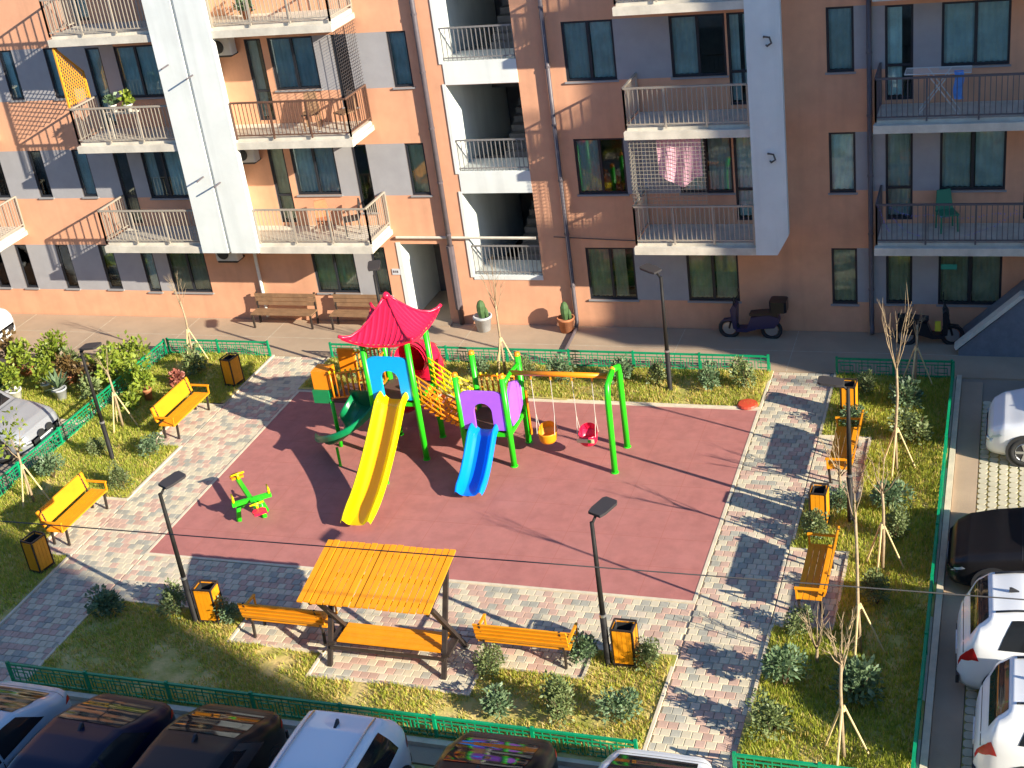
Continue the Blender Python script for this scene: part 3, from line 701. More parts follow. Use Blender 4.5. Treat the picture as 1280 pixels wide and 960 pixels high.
# arched panel
def arch_panel(x0, x1, y, z0, z1, ow, oh, m, top=.10, axis='y'):
    """panel with rounded top and an arched opening at its foot"""
    cx = (x0+x1)/2; n = 12; out = []; inn = []
    for i in range(n+1):
        a = math.pi*i/n
        out.append((cx-(x1-x0)/2*(1 if i in (0, n) else abs(math.cos(a))**.45*(1 if math.cos(a) > 0 else -1)*1.0) if False else cx-(x1-x0)/2*(math.copysign(abs(math.cos(a))**.35, math.cos(a))), z1-.16+.16*math.sin(a)**.6))
        inn.append((cx-ow/2*math.cos(a), z0+oh-ow/2+ow/2*math.sin(a)))
    out = [(x0, z0)]+out+[(x1, z0)]; inn = [(cx-ow/2, z0)]+inn+[(cx+ow/2, z0)]
    mb = MB(); T = .035
    f = (lambda a, b, c: Vector((a, c, b))) if axis == 'y' else (lambda a, b, c: Vector((c, a, b)))
    for i in range(len(out)-1):
        o0, o1, i0, i1 = out[i], out[i+1], inn[i], inn[i+1]
        for yy, fl in ((y-T, 0), (y+T, 1)):
            qd = [f(*o0, yy), f(*o1, yy), f(*i1, yy), f(*i0, yy)]; mb.quad(*(qd if fl else qd[::-1]))
        mb.quad(f(*o0, y-T), f(*o1, y-T), f(*o1, y+T), f(*o0, y+T)); mb.quad(f(*i0, y+T), f(*i1, y+T), f(*i1, y-T), f(*i0, y-T))
    return mb
arch_panel(AX0+.06, AX1-.06, AY0, 1.60, 2.68, .44, .74, None).build('arch_panel', M_['psky'], ps)
arch_panel(BX0+.06, BX1-.06, BY0, .96, 1.93, .44, .68, None).build('arch_panel', M_['ppurple'], ps)
for x in (AX0, AX1):
    pass
# purple leaf shaped side panel on the swing side
mb = MB(); mb.prism([(BY0+.1, 1.25), (BY0+.22, .95), (BY0+.6, .92), (BY0+.98, 1.1), (BY0+1.03, 1.5), (BY0+.85, 1.8), (BY0+.45, 1.95), (BY0+.2, 1.75)], BX1-.03, BX1+.03, lambda a, b, c: (c, a, b)); mb.build('side_panel', M_['ppurple'], ps)
# rear orange railing bars
def bars(p0, p1, z0, z1, n, m, r_=.022, dz=0, nm='guard_bar', tops=None):
    p0 = Vector((*p0, 0)); p1 = Vector((*p1, 0))
    MB().tube([p0+Vector((0, 0, z0)), p1+Vector((0, 0, z0+dz))], .026, 7).build('guard_rail', M_[m], ps, True); g = MB().tube([p0+Vector((0, 0, z1)), p1+Vector((0, 0, z1+dz))], .026, 7).build('guard_rail', M_[m], ps, True)
    for i in range(n):
        t = (i+.5)/n; p = p0.lerp(p1, t); MB().tube([p+Vector((0, 0, z0+dz*t)), p+Vector((0, 0, z1+dz*t))], r_, 7).build(nm, M_[m], g, True)
        if tops: MB().tube([p+Vector((0, 0, z1+dz*t-.01)), p+Vector((0, 0, z1+dz*t+.07))], r_*1.1, 7).build('bar_tip', M_[tops], g, True)
bars((BX0+.08, BY1), (BX1-.08, BY1), .98, 1.75, 7, 'porange', tops='pyellow')
bars((AX0, AY0+.12), (AX0, AY1-.12), 1.62, 2.3, 4, 'porange')
# red tube slide leaving the rear of the tower
tb = MB(); path_ = [(rc.x+.05, AY1-.05, 2.08), (rc.x+.08, AY1+.28, 2.06), (rc.x+.16, AY1+.55, 1.9), (rc.x+.18, AY1+.68, 1.6), (rc.x+.02, AY1+.8, 1.15), (rc.x-.35, AY1+.92, .72), (rc.x-.85, AY1+1.0, .42)]
tb.tube(path_, [.40, .40, .39, .37, .36, .36, .36], 18, cap=False); tb.build('tube_slide', M_['pred'], ps, True)
MB().tube([(rc.x+.05, AY1-.07, 2.1), (rc.x+.05, AY1+.0, 2.1)], [.46, .46], 20, cap=False).build('tube_collar', M_['pred'], ps, True)
for t in (1, 2, 3, 4, 5): MB().tube([Vector(path_[t])*.98+Vector(path_[t-1])*.02, Vector(path_[t])*.9+Vector(path_[t+1])*.1], [.42, .42], 18, cap=False).build('tube_flange', M_['pred'], ps, True)
# bridge from tower to purple tower
nb_ = 9
for s, y in ((0, BY0+.12), (1, BY1-.12)):
    for i in range(5):
        z0 = 1.62+i*.15; z1 = .98+i*.15
        MB().tube([(AX1+.03, y, z0), ((AX1+BX0)/2, y, (z0+z1)/2-.07), (BX0-.03, y, z1)], .022, 7).build('bridge_rail', M_['porange' if s == 0 else 'pyellow'], ps, True)
    for j in range(5):
        x = AX1+.12+j*.21; t = (x-AX1)/(BX0-AX1); z = 1.52+(.9-1.52)*t-.09*math.sin(math.pi*t)
        MB().tube([(x, y, z+.08), (x, y, z+.72)], .018, 6).build('bridge_upright', M_['porange' if s == 0 else 'pyellow'], ps, True)
for i in range(9):
    t = (i+.5)/9; x = AX1+(BX0-AX1)*t; z = 1.50+(.88-1.50)*t-.09*math.sin(math.pi*t)
    MB().box(x-.052, x+.052, BY0+.14, BY1-.14, z-.02, z+.02).build('bridge_plank', M_['porange'], ps)
# slides
def slide(pts, wid, wall, m1, m2, nm):
    """half-round trough swept along pts (x,y,z); side walls round over"""
    pts = [Vector(p) for p in pts]; prof = []
    for i in range(-6, 7):
        t = i/6; prof.append((t*wid/2, wall*abs(t)**4))
    prof = [(-wid/2-.085, wall-.13), (-wid/2-.07, wall-.01), (-wid/2-.03, wall+.03)]+prof+[(wid/2+.03, wall+.03), (wid/2+.07, wall-.01), (wid/2+.085, wall-.13)]
    rows = []
    for k, p in enumerate(pts):
        d = (pts[min(k+1, len(pts)-1)]-pts[max(k-1, 0)]).normalized(); s = d.cross(Vector((0, 0, 1))).normalized(); u = s.cross(d)
        e_ = (.45, .75, .9)[len(pts)-1-k] if len(pts)-1-k < 3 else 1; rows.append([p+s*a*(1-.12*(1-e_))+u*(b*e_ if b > 0 else b) for a, b in prof])
    def strip(i0, i1):
        mb = MB(); nn = i1-i0
        for r_ in rows: mb.v += r_[i0:i1+1]
        for k in range(len(rows)-1):
            for j in range(nn): a = k*(nn+1)+j; mb.f.append((a, a+1, a+nn+2, a+nn+1))
        return mb
    m = len(prof)
    o = strip(6, m-7).build(nm, (M_[m2] if isinstance(m2, str) else m2), ps, True)
    strip(0, 6).build('slide_side', M_[m1], o, True); strip(m-7, m-1).build('slide_side', M_[m1], o, True)
    # underside
    return o
def bez(p, n=22):
    out = []
    for i in range(n+1):
        t = i/n; q = [Vector(x) for x in p]
        while len(q) > 1: q = [q[j].lerp(q[j+1], t) for j in range(len(q)-1)]
        out.append(q[0])
    return out
xc = (AX0+AX1)/2
slide([(xc+.02, AY0+.05, 1.57), (xc+.02, AY0-.15, 1.56)]+bez([(xc+.02, AY0-.25, 1.52), (xc+.02, 24.75, 1.22), (xc+.04, 24.35, 0.98), (xc+.08, 23.6, .5), (xc+.12, 22.95, .16), (xc+.16, 22.2, .2)]), .58, .22, 'pyellow', mat('play_amber', (.90, .42, .0), .3), 'slide')
xb = (BX0+BX1)/2
slide([(xb-.02, BY0+.05, .93), (xb-.02, BY0-.12, .92)]+bez([(xb-.02, BY0-.2, .89), (xb-.01, 24.85, .72), (xb, 24.5, .42), (xb+.0, 24.1, .12), (xb+.02, 23.68, .17)]), .52, .18, 'pblue', mat('play_deep_blue', (.0, .16, .72), .3), 'slide')
for (x, y, z) in ((xc+.1, 22.6, .16), (xb, 23.95, .14), (xc+.04, 24.2, .82)):
    MB().tube([(x, y, 0.02), (x, y, z)], .035, 8).build('slide_support', M_['pgreen'], ps)
# left module: platform with slat guards, orange and green panels, dark green spiral slide
LX0, LX1, LY0, LY1 = -15.0, AX0, 25.72, 26.62
MB().box(LX0, LX1-.06, LY0, LY1, 1.22, 1.28).build('deck', M_['pdeck'], ps)
for (x, y) in ((LX0, LY0), (LX0, LY1), (-14.3, LY1)): MB().tube([(x, y, 0), (x, y, 1.25)], .05, 10).build('post', M_['pgreen'], ps, True)
bars((LX0+.02, LY0), (AX0-.12, LY0), 1.34, 1.98, 8, 'porange', .026, .18, tops='pyellow')
bars((LX0+.3, LY1), (AX0-.12, LY1), 1.34, 2.1, 8, 'porange', .026, .2, tops='pyellow')
MB().prism([(LY0, 1.55), (LY0+.42, 1.55), (LY0+.42, 2.02), (LY0, 2.02)], 0, 1, lambda a, b, c: (LX0-.42+.42*c, a+.03*0+.02, b)).build('orange_panel', M_['porange'], ps)
MB().box(LX0-.08, LX0+.34, LY1-.05, LY1+.03, 1.6, 2.22).build('orange_panel', M_['porange'], ps)
MB().box(LX0-.46, LX0-.03, LY0-.02, LY0+.38, 1.2, 1.54).build('green_panel', M_['pdgreen'], ps)
sp = []
for i in range(19):
    a = R(100)+R(150)*i/18; r_ = .62; sp.append((-14.45+r_*math.cos(a)+.15-i*.018, 25.32+r_*math.sin(a)*.85, 1.22-1.0*i/18))
sp = bez([(-14.0, 25.62, 1.24), (-14.0, 25.2, 1.15), (-14.15, 24.75, .85), (-14.7, 24.85, .5), (-14.95, 25.3, .25), (-15.25, 25.8, .2)], 20)
slide(sp, .66, .30, 'pdgreen', mat('play_deep_green', (.003, .15, .05), .25), 'spiral_slide')
MB().prism([(-14.42, 1.05), (-13.78, 1.05), (-13.78, 1.62), (-14.42, 1.62)], 25.60, 25.66, lambda a, b, c: (a, c, b)).build('green_panel', mat('play_deep_green', (.003, .15, .05), .25), ps)
MB().tube([(-14.6, 24.82, .02), (-14.6, 24.82, .52)], .035, 8).build('slide_support', M_['pgreen'], ps)
# swing frame
SWY = 25.82
MB().tube([(BX1+.02, SWY, 2.14), (-8.02, SWY, 2.14)], .06, 12).build('swing_beam', M_['porange'], ps, True)
MB().tube([(BX1, BY0, 2.1), (BX1, SWY, 2.14), (BX1, BY1, 2.1)], .05, 10).build('beam_bracket', M_['pgreen'], ps, True)
for (y0, s) in ((25.25, 1), (26.39, -1)):
    o = MB().tube([(-8.02, y0, 0), (-8.02, y0+s*.05, 1.9), (-8.02, y0+s*.1, 2.14), (-8.02, SWY-s*.02, 2.28)], .07, 12).build('swing_leg', M_['pgreen'], ps, True)
    MB().lathe([(.09, .021), (.09, .035), (.06, .05)], (-8.02, y0, 0), 12).build('foot_plate', M_['pgreen'], o)
MB().lathe([(.065, 2.24), (.06, 2.33), (.02, 2.37)], (-8.02, SWY, 0), 10).build('cap', M_['porange'], ps)
for x in (-9.93, -9.47, -8.98, -8.5): MB().tube([(x, SWY, 1.99), (x, SWY, 2.09)], [.02, .03], 8).build('hanger', M_['porange'], ps)
# yellow grip post at the swing side of the purple tower
MB().tube([(BX1+.1, BY1-.02, .25), (BX1+.1, BY1-.02, 1.4)], .03, 8).build('climbing_pole', M_['porange'], ps)
def swing(x0, x1, m, lb, accents):
    o = thing('swing_seat', ((x0+x1)/2, SWY, .42), lb, 'swing', 'swing seats hanging from the beam'); xm = (x0+x1)/2
    MB().lathe([(.02, .40), (.16, .40), (.20, .46), (.215, .62), (.225, .66), (.205, .66), (.19, .48), (.14, .43), (.02, .43)], (xm, SWY, 0), 18).build('bucket', M_[m], o, True)
    MB().grid(lambda u, v: (xm+.215*math.cos(math.pi*(u)), SWY+.215*math.sin(math.pi*u), .6+.22*v*math.sin(math.pi*u)**.4), 14, 3).build('back_shell', M_[m], o, True)
    for s in (-1, 1):
        for t in (-.12, .12): MB().tube([(xm+s*.21, SWY+t, .64), (xm+s*.22, SWY, 1.1), (xm+s*.23, SWY, 2.05)], .009, 5).build('chain', M_['rope'], o)
    if accents:
        MB().box(xm-.2, xm+.2, SWY-.235, SWY-.215, .54, .63).build('safety_bar', mat('cream_bar', (.7, .62, .35), .5), o); MB().box(xm+.06, xm+.12, SWY-.24, SWY-.234, .555, .615).build('buckle', M_['pgreen'], o)
swing(-9.93, -9.47, 'pyellow' if False else 'wood', 'yellow bucket swing seat hanging next to the purple tower', False); swing(-8.98, -8.5, 'pred', 'red bucket swing seat with a cream bar across its front', True)

# spring see-saw
ss = thing('seesaw', (-15.75, 22.55, 0), 'small green see-saw with yellow handles and a red seat on the rubber court', 'seesaw')
MB().tube([(-15.95, 22.28, .02), (-15.95, 22.36, .3), (-15.75, 22.55, .44), (-15.5, 22.62, .42), (-15.42, 22.5, .02)], .06, 9).build('leg_frame', M_['pgreen'], ss, True)
MB().tube([(-15.5, 22.76, .02), (-15.55, 22.7, .3), (-15.72, 22.58, .42)], .06, 9).build('leg_frame', M_['pgreen'], ss, True)
MB().bar((-16.5, 23.38, .42), (-15.25, 22.1, .42), .1, .09).build('beam', M_['pgreen'], ss); MB().bar((-16.05, 22.3, .42), (-15.35, 22.85, .42), .1, .09).build('beam', M_['pgreen'], ss)
for (x, y, dx, dy) in ((-16.42, 23.3, .7, .7), (-15.32, 22.16, .7, .7), (-16.02, 22.33, .6, -.75), (-15.38, 22.82, .6, -.75)):
    MB().tube([(x, y, .44), (x, y, .6)], .03, 7).tube([(x-dx*.16, y-dy*.16, .6), (x+dx*.16, y+dy*.16, .6)], .022, 7).build('handle', M_['pyellow'], ss, True)
MB().prism([(-.14, -.1), (.14, -.1), (.16, .05), (.1, .13), (-.1, .13), (-.16, .05)], .45, .5, lambda a, b, c: (-15.2+a*.72-b*.7, 22.04+a*.7+b*.72, c)).build('seat', M_['pred'], ss)
MB().prism([(-.14, -.1), (.14, -.1), (.16, .05), (.1, .13), (-.1, .13), (-.16, .05)], .45, .5, lambda a, b, c: (-16.52+a*.72-b*.7, 23.4+a*.7+b*.72, c)).build('seat', M_['porange'], ss)

# ================================================================ cars
def interp(tab, s):
    for i in range(len(tab)-1):
        a, b = tab[i], tab[i+1]
        if s <= b[0]:
            t = (s-a[0])/(b[0]-a[0]) if b[0] > a[0] else 0
            t = t*t*(3-2*t)*.5+t*.5
            return a[1]+(b[1]-a[1])*t
    return tab[-1][1]
CAR = dict(
 suv=dict(L=4.5, W=1.86, top=[(0, .60), (.004, .76), (.014, .95), (.035, 1.10), (.075, 1.42), (.12, 1.60), (.22, 1.66), (.40, 1.68), (.54, 1.62), (.60, 1.52), (.715, 1.10), (.80, 1.04), (.92, .93), (.97, .82), (.988, .70), (.997, .55), (1, .45)], belt=1.02, r=.35, side=(.13, .69), rearwin=(.045, .105), front=(.595, .705)),
 sedan=dict(L=4.65, W=1.82, top=[(0, .52), (.004, .68), (.014, .84), (.03, .93), (.055, .98), (.09, 1.03), (.18, 1.21), (.29, 1.39), (.38, 1.44), (.50, 1.45), (.56, 1.40), (.71, 1.02), (.80, .96), (.92, .85), (.97, .74), (.988, .62), (.997, .50), (1, .40)], belt=.93, r=.33, side=(.19, .70), rearwin=(.085, .285), front=(.565, .70)))
def car(kind, paint, loc, rz, label, rails=False):
    c = CAR[kind]; L, W = c['L'], c['W']; belt = c['belt']
    o = thing('parked_car', loc, label, 'car', 'cars parked around the playground')
    def wid(s):
        e = abs(2*s-1); return W/2*(1-.03*e**2-.13*e**6-.22*e**22)
    def section(s):
        zt = interp(c['top'], s); w_ = wid(s); zb = min(belt+.05*(1-s), zt-.17); h = zt-zb
        wi = w_*.985-.36*h-.015; q = max(0, min(1, (h-.17)/.25)); q = q*q*(3-2*q)
        cab = [(w_*.985-.18*h-.004, zb+.5*h), (wi, zb+.9*h), (wi-.07, zb+.965*h), (wi*.6, zt-.006)]
        hood = [(w_*.945, zb+.55*h), (w_*.86, zb+.86*h), (w_*.76, zb+.95*h), (w_*.45, zt-.006)]
        mid_ = [(a_[0]*q+b_[0]*(1-q), a_[1]*q+b_[1]*(1-q)) for a_, b_ in zip(cab, hood)]
        return [(w_*.90, .20), (w_*.985, .34), (w_, .55), (w_*.995, .70 if zb > .8 else max(.45, zb*.9)), (w_*.98, max(zb, .5))]+mid_+[(0, zt)]
    T = [0, .1, .2, .3, .42, .55, .7, .76, .88, 1.0]
    def surf(s, t, side=1, off=0):
        p = section(s)
        for i in range(9):
            if t <= T[i+1] or i == 8:
                q = (t-T[i])/(T[i+1]-T[i]); y = p[i][0]+(p[i+1][0]-p[i][0])*q; z = p[i][1]+(p[i+1][1]-p[i][1])*q
                ny, nz = p[i+1][1]-p[i][1], p[i][0]-p[i+1][0]; n_ = math.hypot(ny, nz) or 1
                return Vector(((s-.5)*L, side*(y+off*ny/n_), z+off*nz/n_))
    st = sorted(set([i/64 for i in range(65)]+[a for a, b in c['top']])); tt = []
    for i in range(9): tt += [T[i], (T[i]+T[i+1])/2]
    tt.append(1.0)
    mb = MB(); m = len(tt)
    for s in st:
        row = [surf(s, t, 1) for t in tt]+[surf(s, t, -1) for t in reversed(tt[:-1])]; mb.v += row
    rl = 2*m-1
    for i in range(len(st)-1):
        for j in range(rl-1): a = i*rl+j; mb.f.append((a, a+rl, a+rl+1, a+1))
        mb.f.append((i*rl+rl-1, (i+1)*rl+rl-1, (i+1)*rl, i*rl))
    mb.f.append(tuple(range(rl))); e = (len(st)-1)*rl; mb.f.append(tuple(e+j for j in reversed(range(rl))))
    body = mb.build('body', paint, None, True); body.parent = o
    def add(mb, name, mt, par=None, smooth=True):
        x = mb.build(name, mt, None, smooth); x.parent = par or o; return x
    def patch(s0, s1, t0, t1, side, off=.008, nu=10, nv=5, skew=0, skew2=0):
        return MB().grid(lambda u, v: surf(s0+skew*v+(s1-skew2*v-s0-skew*v)*u, t0+(t1-t0)*v, side, off), nu, nv)
    gl = M_['carglass']
    a, b = c['side']
    for sd in (1, -1):
        mid = (a+b)/2
        add(patch(a+.01, mid-.006, .44, .69, sd, skew=.045 if kind == 'suv' else .10), 'side_window', gl); add(patch(mid+.006, b, .44, .69, sd, skew2=.095), 'side_window', gl)
        for q in (mid, b-.012): add(patch(q-.0025, q+.0025, .13, .43, sd, .004, 2, 6), 'door_seam', M_['trim'])
        add(patch(mid-.05, mid-.018, .395, .412, sd, .02, 3, 2), 'door_handle', paint); add(patch(b-.19, b-.155, .395, .412, sd, .02, 3, 2), 'door_handle', paint)
        add(patch(.1, .9, .0, .12, sd, .006, 20, 2), 'sill_trim', M_['trim'])
    def cross(s0, s1, tlo, off=.009):
        def f(u, v):
            q = v*2-1; t = tlo+(1-tlo)*(1-abs(q)); return surf(s0+(s1-s0)*u, t, 1 if q >= 0 else -1, off)
        return MB().grid(f, 8, 20)
    add(cross(*c['rearwin'], .775), 'rear_window', gl); add(cross(*c['front'], .775), 'windscreen', gl)
    for q in ((.722, .725), (.02, .0225) if kind == 'suv' else (.068, .0705)): add(cross(*q, .5, .006), 'panel_seam', M_['trim'])
    for yw in (-.35, .25): add(MB().tube([surf(c['front'][1]-.004, 1-.1-abs(yw)*.1, 1, .02)*1.0 if False else Vector(((c['front'][1]-.5)*L+.02, yw, interp(c['top'], c['front'][1])+.03)), Vector(((c['front'][1]-.05-.5)*L, yw+.42, interp(c['top'], c['front'][1]-.05)+.0))], .008, 5), 'wiper', M_['trim'])
    for sd in (1, -1):
        add(patch(.93, .985, .34, .43, sd, .008, 6, 3, skew=.012), 'headlight', M_['head'])
        add(patch(.004, .075, .345, .47, sd, .008, 6, 3, skew2=.03), 'tail_light', M_['tail'])
        x, y = (b-.085-.5)*L, W/2+.07
        add(MB().box(x-.07, x+.05, min(sd*(y-.1), sd*(y+.1)), max(sd*(y-.1), sd*(y+.1)), belt-.02, belt+.12, .03), 'mirror', paint)
    add(MB().box(L/2-.03, L/2+.012, -.5, .5, .3, .5), 'grille', M_['trim'], smooth=False); add(MB().box(L/2+.012, L/2+.02, -.26, .26, .36, .46), 'number_plate', M_['plate'], smooth=False)
    add(MB().box(-L/2-.014, -L/2+.04, -.7, .7, .24, .4), 'rear_bumper', M_['trim'], smooth=False); add(MB().box(-L/2-.02, -L/2-.002, -.26, .26, .5, .6), 'number_plate', M_['plate'], smooth=False)
    if rails or kind == 'suv':
        for sd in (1, -1): add(MB().tube([surf(s, .8, sd, .03) for s in (.13, .2, .3, .4, .5, .57)], .018, 6), 'roof_rail', M_['chrome'] if rails else M_['trim'])
    zt = interp(c['top'], .2 if kind == 'suv' else .33); xx = ((.2 if kind == 'suv' else .33)-.5)*L
    add(MB().prism([(xx-.1, zt-.01), (xx+.08, zt-.01), (xx-.06, zt+.07), (xx-.1, zt+.07)], -.02, .02, lambda p, q, r_: (p, r_, q)), 'antenna_fin', M_['trim'], smooth=False)
    r_ = c['r']
    for sx in (.175, .825):
        for sd in (1, -1):
            x = (sx-.5)*L; y = wid(sx)
            add(MB().lathe([(r_+.055, -.01), (r_+.055, .006)], n=24).xf(Matrix.Translation((x, sd*(y-.002), r_+.005)) @ Matrix.Rotation(-sd*math.pi/2, 4, 'X')), 'wheel_arch', M_['trim'], smooth=False)
            wh = add(MB().lathe([(r_*.62, -.2), (r_*.95, -.2), (r_, -.15), (r_, -.03), (r_*.95, .012), (r_*.66, .016), (r_*.64, -.02)], n=24).xf(Matrix.Translation((x, sd*y, r_)) @ Matrix.Rotation(-sd*math.pi/2, 4, 'X')), 'wheel', M_['tyre'])
            rm = MB().lathe([(r_*.64, .0), (r_*.6, .012), (r_*.56, -.005), (.02, -.01)], n=20)
            for k in range(5):
                a_ = 2*math.pi*k/5; rm.bar((0, 0, .004), (math.cos(a_)*r_*.58, math.sin(a_)*r_*.58, .01), .055, .02)
            add(rm.xf(Matrix.Translation((x, sd*y, r_)) @ Matrix.Rotation(-sd*math.pi/2, 4, 'X')), 'rim', M_['rim'], wh, smooth=False)
    o.rotation_euler = (0, 0, R(rz)); return o
# front row, tails to the fence (front points to -y)
for (kd, pt, x, yr, rz, lb, rl) in (('sedan', 'bluegrey', -16.35, 15.6, -91, 'pale blue-grey car parked by the path end of the front row', 0), ('sedan', 'navy', -14.2, 15.6, -92, 'dark navy car with chrome window trim beside pale blue-grey car', 0), ('sedan', 'brownblack', -12.05, 15.7, -90, 'black saloon car parked between the navy car and the white estate', 0),
                            ('suv', 'white_car', -9.68, 15.55, -90, 'white car with silver roof rails backed up to the front fence', 1), ('sedan', 'black_car', -7.2, 15.85, -89, 'black car tail-on to the fence between two white cars', 0), ('sedan', 'white_car', -4.72, 15.9, -90, 'white saloon car at the foot of the right paved path', 0)):
    L = CAR[kd]['L']; car(kd, M_[pt], (x, yr-L/2, -.008), rz, lb, bool(rl))
for (kd, pt, x, y, rz, lb) in (('suv', 'white_car', -.25+2.25, 27.35, 180, 'white car facing the fence in shade near the scooters'), ('sedan', 'black_car', -.82+2.33, 22.55, 180, 'black car facing the sapling bed beside the sunny empty parking bay'), ('suv', 'white_car', -.55+2.25, 19.75, 2, 'white car tail-on to the sapling bed next to the black car'), ('suv', 'white_car', -.2+2.25, 17.5, 0, 'white car tail-on at the near end of the right parking row')):
    car(kd, M_[pt], (x, y, -.008), rz, lb)
car('sedan', M_['silver'], (-22.95-2.33, 24.95, -.05), 0, 'silver car with twin oval grille facing the left fence')
car('sedan', M_['black_car'], (-23.05-2.33, 22.55, -.05), 0, 'dark car beside the silver car by the left fence')
car('suv', M_['white_car'], (-28.45-2.25, 30.45, -.002), 0, 'white car on the pavement beyond the potted plants')
for y in (-.17, .17):
    s = bpy.data.objects.new('oval_grille', MB().lathe([(.13, -.012), (.13, .012)], n=16).xf(Matrix.Translation((2.335, y, .56)) @ Matrix.Rotation(math.pi/2, 4, 'Y') @ Matrix.Diagonal((.75, 1, 1, 1))).mesh('oval_grille', M_['trim']))
    COL.objects.link(s); s.parent = [o for o in bpy.data.objects if o.get('label', '').startswith('silver car')][0]

def scooter(x, y, rz, lb, m, box, tagm=None):
    o = thing('scooter', (x, y, 0), lb, 'scooter', 'scooters parked against the facade'); o.rotation_euler = (0, 0, R(rz))
    def add(mb, nm, mt, par=None, sm=True): q = mb.build(nm, mt, None, sm); q.parent = par or o; return q
    for wx in (-.52, .58):
        wl = add(MB().tube([(wx+.24*math.cos(a), 0, .24+.24*math.sin(a)-.0) for a in [2*math.pi*i/18 for i in range(19)]], .05, 7, False), 'wheel', M_['tyre']); add(MB().lathe([(.17, -.02), (.17, .02)], n=14).xf(Matrix.Translation((wx, 0, .24)) @ Matrix.Rotation(math.pi/2, 4, 'X')), 'rim', M_['rim'], wl, False)
    add(MB().prism([(-.75, .5), (-.62, .34), (-.2, .3), (.1, .2), (.35, .2), (.42, .28), (.1, .3), (-.02, .62), (-.5, .7), (-.72, .64)], -.14, .14, lambda a, b, c: (a, c, b)), 'body', M_[m], None, False)
    add(MB().prism([(.36, .25), (.46, .28), (.50, .85), (.42, .98), (.34, .9)], -.19, .19, lambda a, b, c: (a, c*(1 if b > .4 else .6), b)), 'leg_shield', M_[m], None, False)
    add(MB().prism([(-.72, .66), (0, .66), (.02, .72), (-.3, .76), (-.72, .8)], -.13, .13, lambda a, b, c: (a, c, b)), 'seat', M_['scoot'], None, False)
    add(MB().tube([(.44, 0, .9), (.38, 0, 1.04)], .03, 7).tube([(.36, -.34, 1.06), (.4, -.15, 1.03), (.4, .15, 1.03), (.36, .34, 1.06)], .022, 7), 'handlebar', M_['scoot'])
    add(MB().tube([(.44, 0, .8), (.58, 0, .24)], .035, 7), 'fork', M_['scoot']); add(MB().prism([(.34, .46), (.5, .53), (.72, .5), (.82, .38), (.72, .46), (.5, .48)], -.07, .07, lambda a, b, c: (a, c, b)), 'mudguard', M_[m], None, False)
    for s in (-1, 1): add(MB().tube([(.38, s*.28, 1.05), (.36, s*.3, 1.18)], .008, 5).box(.35, .37, s*.3-.06, s*.3+.06, 1.16, 1.25), 'mirror', M_['scoot'], None, False)
    if box: add(MB().box(-.95, -.52, -.21, .21, .8, 1.1, .05), 'top_box', M_['scoot'], None, False)
    if tagm: add(MB().box(.16, .3, -.21, -.2, .45, .72), 'sticker', M_['yellowtag'], None, False)
scooter(-6.15, 32.3, 178, 'black and blue scooter with top box parked by wall below the right fin', 'scootblue', True)
scooter(-1.75, 32.15, 4, 'black scooter with yellow sticker parked next to the ramp wall', 'scoot', False, True)

# ================================================================ vegetation
def leafball(rnd, n, rx, rz, z0, ls, shape=1.0, up=0.):
    mb = MB()
    lobes = [(Vector((rnd.uniform(-.45, .45)*rx, rnd.uniform(-.45, .45)*rx, z0+rz*rnd.uniform(.25, .85))), rnd.uniform(.38, .62)) for _ in range(9)]
    for i in range(n):
        c, q = rnd.choice(lobes); th = rnd.uniform(0, 2*math.pi); u = rnd.uniform(-.7, 1); rr = (rnd.random()**.35)*q
        d = Vector((math.cos(th)*math.sqrt(1-u*u), math.sin(th)*math.sqrt(1-u*u), u)); p = c+Vector((d.x*rr*rx, d.y*rr*rx, d.z*rr*rz*.9))
        if p.z < .05: p.z = .05+rnd.random()*.1
        dr = (d+Vector((rnd.uniform(-.8, .8), rnd.uniform(-.8, .8), rnd.uniform(-.3, .9)+up))).normalized(); s = dr.orthogonal().normalized(); s = (Matrix.Rotation(rnd.uniform(0, 6.28), 3, dr) @ s)
        l_ = ls*rnd.uniform(.6, 1.3); w_ = l_*.27*shape
        a = p; b = p+dr*l_*.5+s*w_; cc = p+dr*l_; e = p+dr*l_*.5-s*w_; k = len(mb.v); mb.v += [a, b, cc, e]; mb.f.append((k, k+1, k+2, k+3))
    return mb
rnd = random.Random(21)
SH = []
for i in range(6):
    rx = rnd.uniform(.40, .5); rz = rnd.uniform(.62, .78)
    SH.append((leafball(rnd, (950, 1200, 850, 1050, 800, 1100)[i], rx*(1, .9, 1.1, .85, 1.05, .95)[i], rz*(1, 1.15, .8, 1.1, .75, 1)[i], .06, (.09, .075, .11, .08, .115, .085)[i]).mesh('foliage', M_['leaf1' if i % 2 else 'leaf2']), MB()))
    sb = SH[-1][1]
    for k in range(7): a = rnd.uniform(0, 6.28); sb.tube([(0, 0, 0), (math.cos(a)*.12, math.sin(a)*.12, .3), (math.cos(a)*.26, math.sin(a)*.26, .6)], [.016, .011, .005], 5)
    SH[-1] = (SH[-1][0], sb.mesh('stem', M_['barkdark']))
def shrub(i, x, y, s, lb):
    o = thing('shrub', (x, y, .04), lb, 'shrub', 'leafy shrubs in the planting beds'); s *= .84; o.scale = (s*rnd.uniform(.85, 1.15), s*rnd.uniform(.85, 1.15), s*rnd.uniform(.8, 1.2)); o.rotation_euler = (0, 0, rnd.uniform(0, 6.28))
    for me, nm in ((SH[i % 6][0], 'foliage'), (SH[i % 6][1], 'stem')): c = bpy.data.objects.new(nm, me); COL.objects.link(c); c.parent = o
